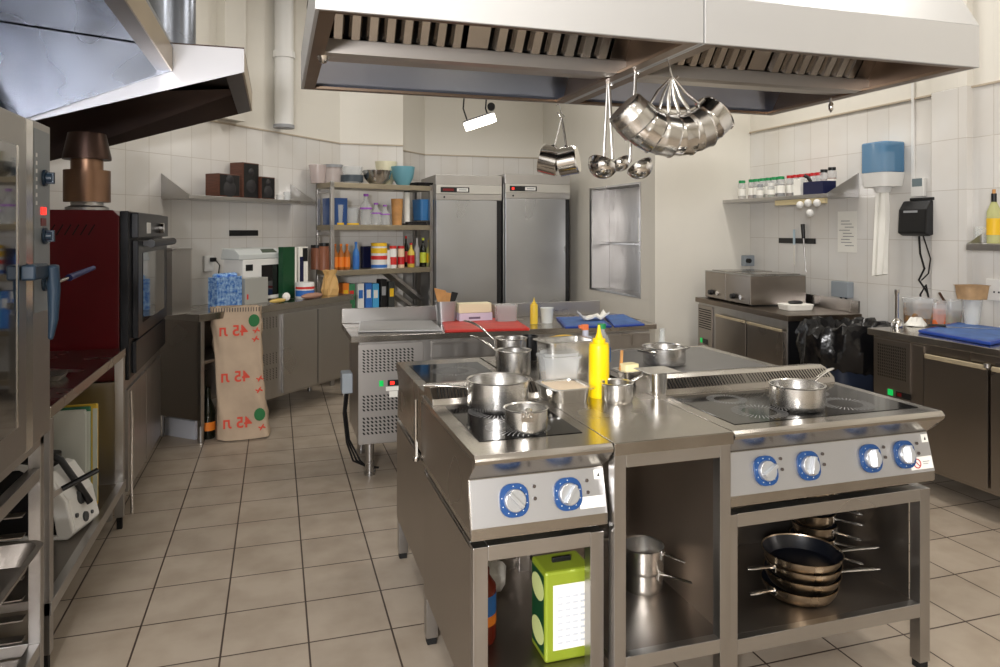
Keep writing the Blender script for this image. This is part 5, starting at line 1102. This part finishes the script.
q = pw_(797, 268); kb = thing('knife', 'small white handled knife on the right magnetic strip', 'knife', (XR - .018, q.y, q.z), PI / 2); mb = MB(); mb.prism([(-.0, 0), (.022, .06), (.018, .2), (.0, .2)], 0, .002, 'y'); mb.build('blade', CHROME, kb); B('handle', mat('pale_blue_handle', (190, 210, 220), 0, .4), kb, (.0, .018, -.004, .012, .2, .33), bevel=.005)
q = pw_(809, 272); kb = thing('sharpening_steel', 'black handled sharpening steel on the right magnetic strip', 'sharpening steel', (XR - .03, q.y, q.z), PI / 2); MB().cyl((0, 0, 0), (.03, 0, .28), .006).build('steel_rod', STEEL, kb, smooth=True); MB().cyl((.03, 0, .28), (.04, 0, .40), .014, .017).build('handle', BLACK, kb, smooth=True)
q0, q1 = pw_(838, 252), pw_(857, 211); pn = thing('notice_sheet', 'handwritten paper sheet taped to the right wall', 'notice', (XR, q1.y, q0.z), PI / 2); B('paper_sheet', PAPER, pn, (0, q0.y - q1.y, .001, .003, 0, q1.z - q0.z), bevel=0)
mb = MB()
for i in range(9): x = .03 + .02 * (i % 3); mb.box(x, x + .09 + .02 * (i % 2), .003, .0034, .05 + i * .024, .055 + i * .024)
mb.build('handwriting', mat('pencil', (120, 120, 125), 0, .7), pn)
# towel dispenser
XD = XR - .02
def pd(px, py, x=XR - .21): return Px(px, py, x)
a_, b_ = pd(860, 165), pd(899, 165); t0, tm, t1_ = pd(880, 141).z, pd(880, 172).z, pd(880, 189).z
td_ = thing('towel_dispenser', 'blue and white paper towel dispenser with a long white towel hanging down', 'towel dispenser', (XR - .105, (a_.y + b_.y) / 2 + .07, t1_)); DW = (a_.y - b_.y) * .68
mb = MB(); mb.rr(.21, DW, tm - t1_, t0 - t1_, .05, taper=1.0); c_ = mb.build('cover', BLUEPL, td_, smooth=True, bevel=.01)
mb = MB(); mb.rr(.215, DW * 1.01, .02, tm - t1_, .05, taper=.9); mb.rr(.12, DW * .45, -.02, .02, .04, taper=.8); mb.build('base', WHITE, td_, smooth=True)
mb = MB(); mb.cyl((0, 0, tm - t1_ + .005), (0, 0, t0 - t1_ - .07), .075, seg=32); mb.build('paper_roll', PAPER, td_, smooth=True)
zb2 = pd(875, 277).z - t1_; mb = MB(); mb.hexa([(-.04, -.05, zb2 + .02), (-.01, -.06, zb2 + .02), (.0, .06, zb2), (-.03, .07, zb2), (-.02, -.035, -.015), (.02, -.035, -.015), (.02, .04, -.015), (-.02, .04, -.015)])
bmesh.ops.subdivide_edges(mb.bm, edges=mb.bm.edges[:], cuts=5, use_grid_fill=True)
for v in mb.bm.verts: v.co.x += .008 * math.sin(v.co.y * 90 + v.co.z * 5)
mb.build('hanging_towel', PAPER, td_, smooth=True)
# thermostat, charger
q0, q1 = pw_(914, 197), pw_(927, 178); th_ = thing('thermostat', 'small white wall thermostat above the black wall charger', 'thermostat', (XR, q1.y, q0.z), PI / 2); B('case', WHITE, th_, (0, q0.y - q1.y, .001, .03, 0, q1.z - q0.z), bevel=.004); B('screen', mat('lcd', (110, 125, 130), 0, .3), th_, (.012, q0.y - q1.y - .012, .03, .031, .07, .125), bevel=0)
cdt = thing('cable_conduit', 'thin white cable conduit running down to the thermostat', 'conduit', (XR, pw_(914, 150).y - .0, q1.z + .001), PI / 2); B('conduit_run', WHITE, cdt, (-.012, .012, .001, .014, 0, 3.89 - q1.z))
q0, q1 = Px(904, 236, XR - .06), Px(932, 200, XR - .06); bc = thing('wall_charger', 'black plastic box on the right wall with a looped black cable', 'wall box', (XR, q1.y, q0.z), PI / 2); cw, chh = q0.y - q1.y, q1.z - q0.z
mb = MB(); mb.prism([(.001, .02), (.08, 0), (.12, .02), (.11, chh * .75), (.07, chh), (.001, chh)], 0, cw, 'x'); mb.build('case', BLACK, bc, bevel=.01)
B('clip', BLACK, bc, (-.01, cw * .8, .02, .06, chh, chh + .02), bevel=.004); B('label', GREY, bc, (cw * .3, cw * .8, .105, .113, chh * .66, chh * .72), bevel=0)
MB().tube([(cw * .45, .06, .0), (cw * .45, .05, -.12), (cw * .3, .05, -.22), (cw * .5, .05, -.30), (cw * .2, .05, -.38), (cw * .1, .05, -.46), (cw * .35, .05, -.5), (cw * .45, .05, -.40), (cw * .25, .05, -.33), (cw * .12, .05, -.45), (cw * .15, .05, -.6), (cw * -.1, .05, -.72)], .0065, 8).build('cable', CABLE, bc, smooth=True)
MB().tube([(cw * .3, .06, 0), (cw * .05, .06, -.15), (cw * .12, .06, -.25), (cw * .4, .05, -.3)], .0045, 8).build('thin_cable', CABLE, bc, smooth=True)
# second shelf
q = Px(966, 250, XR - .26); rs2 = thing('wall_shelf', 'short steel shelf at the right edge holding a wine bottle', 'wall shelf', (XR, q.y - 1.0, q.z), PI / 2); B('shelf_board', STEEL, rs2, (0, 1.0, .002, .26, 0, .04), bevel=.002); mb = MB(); mb.prism([(.002, .04), (.26, .04), (.002, .17)], .99, .996, 'x'); mb.build('bracket', STEEL, rs2)
q3 = Px(994, 220, XR - .13); bottle('wine_bottle', 'pale green wine bottle with a cork on the short right shelf', 'wine bottle', (XR - .13, q3.y, q.z + .041), [(0, 0), (.036, 0), (.038, .005), (.038, .19), (.014, .25), (.013, .30), (0, .30)], PALEOIL, [('foil', [(.0138, .235), (.0145, .235), (.0145, .30), (.0138, .30)], BLACK), ('cork', [(0, .30), (.009, .30), (.009, .325), (0, .325)], SPWOOD), ('label', [(.0385, .05), (.039, .05), (.039, .15), (.0385, .15)], YELLAB)])
q3 = Px(978, 240, XR - .10); bottle('glass', 'small clear glass beside the wine bottle', 'glass', (XR - .12, Px(981, 235, XR - .12).y, q.z + .041), [(0, 0), (.03, 0), (.036, .10), (.034, .1), (.028, .004), (0, .004)], CLEARG)
q0, q1 = pw_(988, 300), pw_(1010, 280)
so = thing('wall_socket', 'white round wall socket at the right edge above the blue board', 'socket', (XR, q1.y, q0.z), PI / 2); B('plate', WHITE, so, (0, q0.y - q1.y, .001, .02, 0, q1.z - q0.z), bevel=.004); B('holes', BLACK, so, (.05, .06, .02, .021, .05, .06), (.08, .09, .02, .021, .05, .06), bevel=0)

# ------------------------------------------------------------------ far right counter with water baths
A_, B_ = Vector((3.60, 5.60, 0)), Vector((3.44, 4.22, 0)); ang = math.atan2((B_ - A_).y, (B_ - A_).x)
fc = thing('refrigerated_counter', 'refrigerated counter in the far right corner carrying two steel water baths', 'counter', A_, ang); FL = (B_ - A_).length
# local x: towards the camera along the front; local +y: towards the right wall
B('countertop', mat('dark_worktop', (130, 118, 105), 1, .3, noise=.2, nscale=4), fc, (-.02, FL + .02, -.025, .56, .84, .88), bevel=.003); B('body', STEELV, fc, (.0, FL - .02, 0, .54, .14, .838), bevel=.003)
B('end_panel', BLACK, fc, (FL - .018, FL - .01, .0, .54, .12, .838), bevel=.001); B('upstand', STEEL, fc, (0.1, FL, .545, .56, .882, .97), bevel=.002)
B('compressor_panel', BROWNST, fc, (.01, .27, -.012, 0, .16, .82), bevel=.002)
mb = MB()
for i in range(9): mb.box(.03, .25, -.0135, -.012, .62 + i * .02, .628 + i * .02)
mb.build('louvres', GAPBLK, fc)
B('power_switch', LEDG, fc, (.06, .09, -.017, -.012, .49, .53)); B('display', BLACK, fc, (.11, .19, -.017, -.012, .485, .53)); B('label', PAPER, fc, (.10, .17, -.0135, -.012, .40, .47), bevel=0)
for k in range(2):
    x0_ = .36 + k * (FL - .38) / 2; x1_ = x0_ + (FL - .40) / 2 - .01; d_ = B('door', BROWNST, fc, (x0_, x1_, -.025, 0, .17, .76), bevel=.003); B('grip', mat('grip_beige', (205, 190, 160), .6, .4), d_, (x0_ + .01, x1_ - .01, -.035, -.02, .755, .775), bevel=.003)
for xx in (.06, FL - .08):
    for yy in (.05, .48): MB().cyl((xx, yy, 0), (xx, yy, .14), .022).build('leg', STEEL, fc, smooth=True)
def fcl(p): d = p - A_; return d.x * math.cos(ang) + d.y * math.sin(ang), -d.x * math.sin(ang) + d.y * math.cos(ang)
def bath(label, x0_, x1_):
    o = thing('water_bath', label, 'water bath', A_ + Vector((math.cos(ang) * x0_ - math.sin(ang) * .03, math.sin(ang) * x0_ + math.cos(ang) * .03, .881)), ang); w_ = x1_ - x0_
    B('body', BROWNST, o, (0, w_, 0, .48, .012, .235), bevel=.004); B('top_rim', STEEL, o, (0, w_, .0, .48, .236, .243), bevel=.002)
    B('basin_lid', TOPST, o, (.03, w_ - .03, .05, .45, .244, .25), bevel=.003)
    MB().cyl((w_ * .35, 0, .06), (w_ * .35, -.03, .06), .024, .02).build('knob', BLACK, o, smooth=True); MB().cyl((w_ * .65, 0, .06), (w_ * .65, -.012, .06), .02).build('switch_ring', CHROME, o, smooth=True); B('foot', BLACK, o, (.01, .05, .02, .46, 0, .012), (w_ - .05, w_ - .01, .02, .46, 0, .012), bevel=0)
bath('far steel water bath in the corner of the right counter', .06, .42); bath('near steel water bath, the larger looking of the two', .43, .82)
r = thing('tray', 'white tray with small bags and parts near the front end of the far right counter', 'tray', A_ + Vector((math.cos(ang) * 1.08 - math.sin(ang) * .25, math.sin(ang) * 1.08 + math.cos(ang) * .25, .881)), ang); mb = MB(); mb.rr(.16, .22, 0, .045, .02, taper=.9); mb.build('tray_body', PAPER, r, smooth=True, bevel=.004); mb = MB(); mb.ell((0, 0, .055), .04, .06, .014); mb.build('dark_bundle', BLACK, r, smooth=True)
q0, q1 = pw_(837, 296), pw_(854, 282)
jx = thing('junction_box', 'grey wall socket box with hanging cables beside the bin', 'junction box', (XR, q1.y, q0.z), PI / 2); B('box_body', BOXGREY, jx, (0, q0.y - q1.y, .001, .06, 0, q1.z - q0.z), bevel=.006)
for k in range(2): MB().tube([(.04 + k * .05, .04, 0), (.04 + k * .05, .05, -.1), (.05 + k * .05, .05, -.3)], .009).build('cable', CABLE, jx, smooth=True)
q0 = Px(700, 262, XR - .2); q0 = Py(742, 262, YE - .001)
jx = thing('junction_box', 'small grey box with a black knob above the water baths', 'junction box', (Py(741, 262, YE).x, YE, Py(735, 266, YE).z)); B('box_body', BOXGREY, jx, (0, .12, -.06, -.001, 0, .10), bevel=.005); MB().cyl((.03, -.06, .05), (.03, -.09, .05), .022).build('knob', BLACK, jx, smooth=True)
# bin with black bag
bn = thing('waste_bin', 'dark blue bin lined with a big glossy black bag between the right counters', 'waste bin', (3.62, 3.87, 0)); mb = MB(); mb.rr(.42, .34, 0, .74, .06, taper=.85); mb.build('bin_body', BINBLUE, bn, smooth=True)
mb = MB(); prof = [(.28, .58), (.31, .62), (.32, .72), (.32, .81), (.30, .86), (.25, .87), (.20, .80), (.0, .75)]
mb.lathe(prof, 64, sy=.86)
for v in mb.bm.verts:
    r_ = math.hypot(v.co.x, v.co.y)
    if r_ > .05:
        a = math.atan2(v.co.y, v.co.x); q = 1 + .05 * math.sin(a * 9 + v.co.z * 20) + random.uniform(-.035, .035); v.co.x *= q; v.co.y *= q; v.co.z += random.uniform(-.02, .02) + (.012 * math.sin(a * 5) if v.co.z > .7 else .02 * math.sin(a * 4))
mb.build('bin_bag', TRASH, bn, smooth=True)
# ------------------------------------------------------------------ near right counter
RX = 3.49; ye = Px(871, 328, RX).y; nc_ = thing('refrigerated_counter', 'large refrigerated counter at the right edge with a blue cutting board on it', 'counter', (RX, ye, 0), -PI / 2); NL = 2.6
# local x towards the camera, local +y towards the wall
B('countertop', TOPST, nc_, (0, NL, -.03, .74, .84, .88), bevel=.003); B('body', BROWNST, nc_, (.02, NL - .02, 0, .72, .13, .838), bevel=.003)
def ny(px): return ye - Px(px, 400, RX).y
B('compressor_panel', BROWNST, nc_, (.03, ny(911), -.01, 0, .15, .825), bevel=.002); slots('vent_slots', nc_, .06, ny(908), .60, .80, 13, 11, -.0105)
B('filler_strip', BROWNST, nc_, (ny(914), ny(925), -.012, 0, .15, .825), bevel=.002)
B('power_switch', LEDG, nc_, (.14, .175, -.016, -.01, .50, .535)); B('display', BLACK, nc_, (.20, .30, -.016, -.01, .50, .535)); B('digits', MAROON, nc_, (.21, .24, -.017, -.016, .508, .527), bevel=0); B('label', PAPER, nc_, (.19, .28, -.0115, -.01, .46, .49), (.18, .24, -.0115, -.01, .42, .455), bevel=0)
for a_, b_ in ((ny(928), ny(992)), (ny(995), ny(995) + .62)):
    d_ = B('door', BROWNST, nc_, (a_, b_, -.03, 0, .16, .77), bevel=.004); B('grip', mat('grip_beige', (0, 0, 0)), d_, (a_ + .01, b_ - .01, -.04, -.025, .765, .79), bevel=.004)
MB().cyl((ny(993), -.04, .80), (ny(993), -.04, .78), .015).build('hinge', STEEL, nc_)
for xx in (.08, NL - .1):
    for yy in (.06, .66): MB().cyl((xx, yy, 0), (xx, yy, .13), .025).build('leg', STEEL, nc_, smooth=True)
NZ_ = .881
def Pn(px, py): v = Pz(px, py, .88); return Vector((v.x, v.y, NZ_))
P = [Pn(918, 333), Pn(990, 346), Pn(1040, 336), Pn(958, 325)]; c = sum(P, Vector()) / 4; r = thing('cutting_board', 'large blue cutting board on the counter at the right edge', 'cutting board', c); L_ = [(p.x - c.x, p.y - c.y) for p in P]
mb = MB(); mb.hexa([(x, y, 0) for x, y in L_] + [(x, y, .018) for x, y in L_]); mb.build('board', BLUE, r, bevel=.006); mb = MB(); mb.hexa([(x * .9, y * .88, .018) for x, y in L_] + [(x * .9, y * .88, .0186) for x, y in L_]); mb.build('scuffed_top', BOARDG, r)
p, q = Pn(928, 330), Pn(1000, 333); k_ = thing('knife', 'black handled chef knife lying across the blue board at the right edge', 'knife', (p.x, p.y, NZ_ + .0195)); e = q - p; e.z = 0; mb = MB(); mb.tube([(0, 0, .008), tuple(e * .12 + Vector((0, 0, .01))), tuple(e * .25 + Vector((0, 0, .008)))], .012, 10, .6); mb.build('handle', BLACK, k_, smooth=True)
n_ = Vector((-e.y, e.x, 0)).normalized(); mb = MB(); a0_, b0_ = e * .25, e * 1.0; mb.hexa([tuple(a0_ - n_ * .018), tuple(b0_), tuple(b0_ + n_ * .002), tuple(a0_ + n_ * .012)] + [tuple(v + Vector((0, 0, .003))) for v in (a0_ - n_ * .018, b0_, b0_ + n_ * .002, a0_ + n_ * .012)]); mb.build('blade', CHROME, k_)
p = Pn(897, 328); r = thing('stick_blender', 'slim upright steel blender shaft at the end of the right counter', 'stick blender', p); mb = MB(); mb.lathe([(0, 0), (.034, 0), (.034, .03), (.026, .045), (.012, .06), (.011, .20), (.014, .21), (.014, .235), (0, .235)], 24); mb.build('shaft', CHROME, r, smooth=True)
p = Pn(916, 326); r = thing('napkin_heap', 'small heap of white napkins in front of the food tubs', 'napkins', p); mb = MB(); mb.lathe([(.07, 0), (.062, .012), (.03, .05), (0, .062)], 14, sy=.8)
for v in mb.bm.verts: v.co += Vector((random.uniform(-.006, .006), random.uniform(-.006, .006), random.uniform(0, .006)))
mb.bm.verts.ensure_lookup_table(); mb.build('napkin_pile', PAPER, r)
def ftub(label, px, py, w_, d_, h_, fill, fh, nm='food_box', extra=None):
    p = Pn(px, py); return gn(nm, label, 'food container', p, w_, d_, h_, -.1, m=CLEAR, fill=fill, fh=fh, lip=.004, taper=.82)
r = ftub('clear tub of dark vegetables at the left of the right counter row', 918, 325, .16, .13, .17, mat('dark_veg', (90, 85, 82), 0, .6, noise=.5, nscale=25, rgb2=(160, 110, 40)), .8)
r = ftub('clear tub of orange grated filling on the right counter', 935, 324, .12, .11, .13, ORNG, .7)
r = ftub('clear tub of mixed salad with a spoon on the right counter', 950, 324, .13, .12, .15, LEAF, .55)
mb = MB(); mb.tube([(.03, 0, .05), (-.03, .0, .13), (-.08, .0, .2)], .008); mb.build('spoon', mat('dark_spoon', (90, 70, 55), .4, .4), r, smooth=True)
p = Pn(972, 327); r = bottle('plastic_cup', 'tall clear cup of white cream topped by a brown cardboard tub', 'cup', p, [(0, 0), (.04, 0), (.058, .17), (.055, .17), (.037, .004), (0, .004)], CLEAR, [('cream', [(0, .005), (.036, .005), (.045, .10), (.03, .13), (0, .125)], PAPER)])
r = gn('cardboard_tub', 'brown wooden looking tub resting on the tall cup', 'tub', (p.x, p.y, NZ_ + .172), .17, .12, .085, -.15, m=mat('board_tub', (196, 160, 118), 0, .7, noise=.25, nscale=15), lip=.006, taper=.88)
ftub('clear lidded container at the right edge behind the cup', 994, 325, .12, .11, .15, PAPER, .3)
# ------------------------------------------------------------------ light
SC.view_settings.view_transform = 'Standard'; SC.view_settings.look = 'None'; SC.view_settings.gamma = 1; SC.view_settings.use_curve_mapping = False
SC.view_settings.exposure = .38
w = bpy.data.worlds.new('world'); SC.world = w; w.use_nodes = True
w.node_tree.nodes['Background'].inputs[0].default_value = (.8, .85, 1, 1); w.node_tree.nodes['Background'].inputs[1].default_value = .3
def area(name, loc, rot, sx, sy, e, col=(1, 1, 1), spread=PI):
    l = bpy.data.lights.new(name, 'AREA'); l.shape = 'RECTANGLE'; l.size = sx; l.size_y = sy; l.energy = e; l.color = col; l.spread = spread
    o = bpy.data.objects.new(name, l); COL.objects.link(o); o.location = loc; o.rotation_euler = rot
    return o
# photographer's flash, up and a little left of the lens
area('flash', (-.72, -.95, 1.72), (math.radians(91), 0, -.42), .45, .35, 125, (1, .985, .99))
for i, (x, y, rz, e) in enumerate([(-.3, 5.0, .75, 16), (3.4, 4.5, 0, 26), (3.0, 1.2, 0, 22), (-.4, .6, 0, 18), (1.2, -1.2, 0, 22), (1.9, 6.4, PI / 2, 16)]):
    area('ceiling_tube', (x, y, 3.82), (0, 0, rz), .2, 1.3, e, (1, .96, .9))
    fx = thing('ceiling_light', ['ceiling tube fixture over the left aisle', 'ceiling tube fixture over the right counters', 'ceiling tube fixture near the right wall front', 'ceiling tube fixture over the left ovens', 'ceiling tube fixture behind the camera', 'ceiling tube fixture before the fridges'][i], 'ceiling light', (x, y, 3.85), rz)
    B('housing', WHITE, fx, (-.12, .12, -.68, .68, 0, .05))
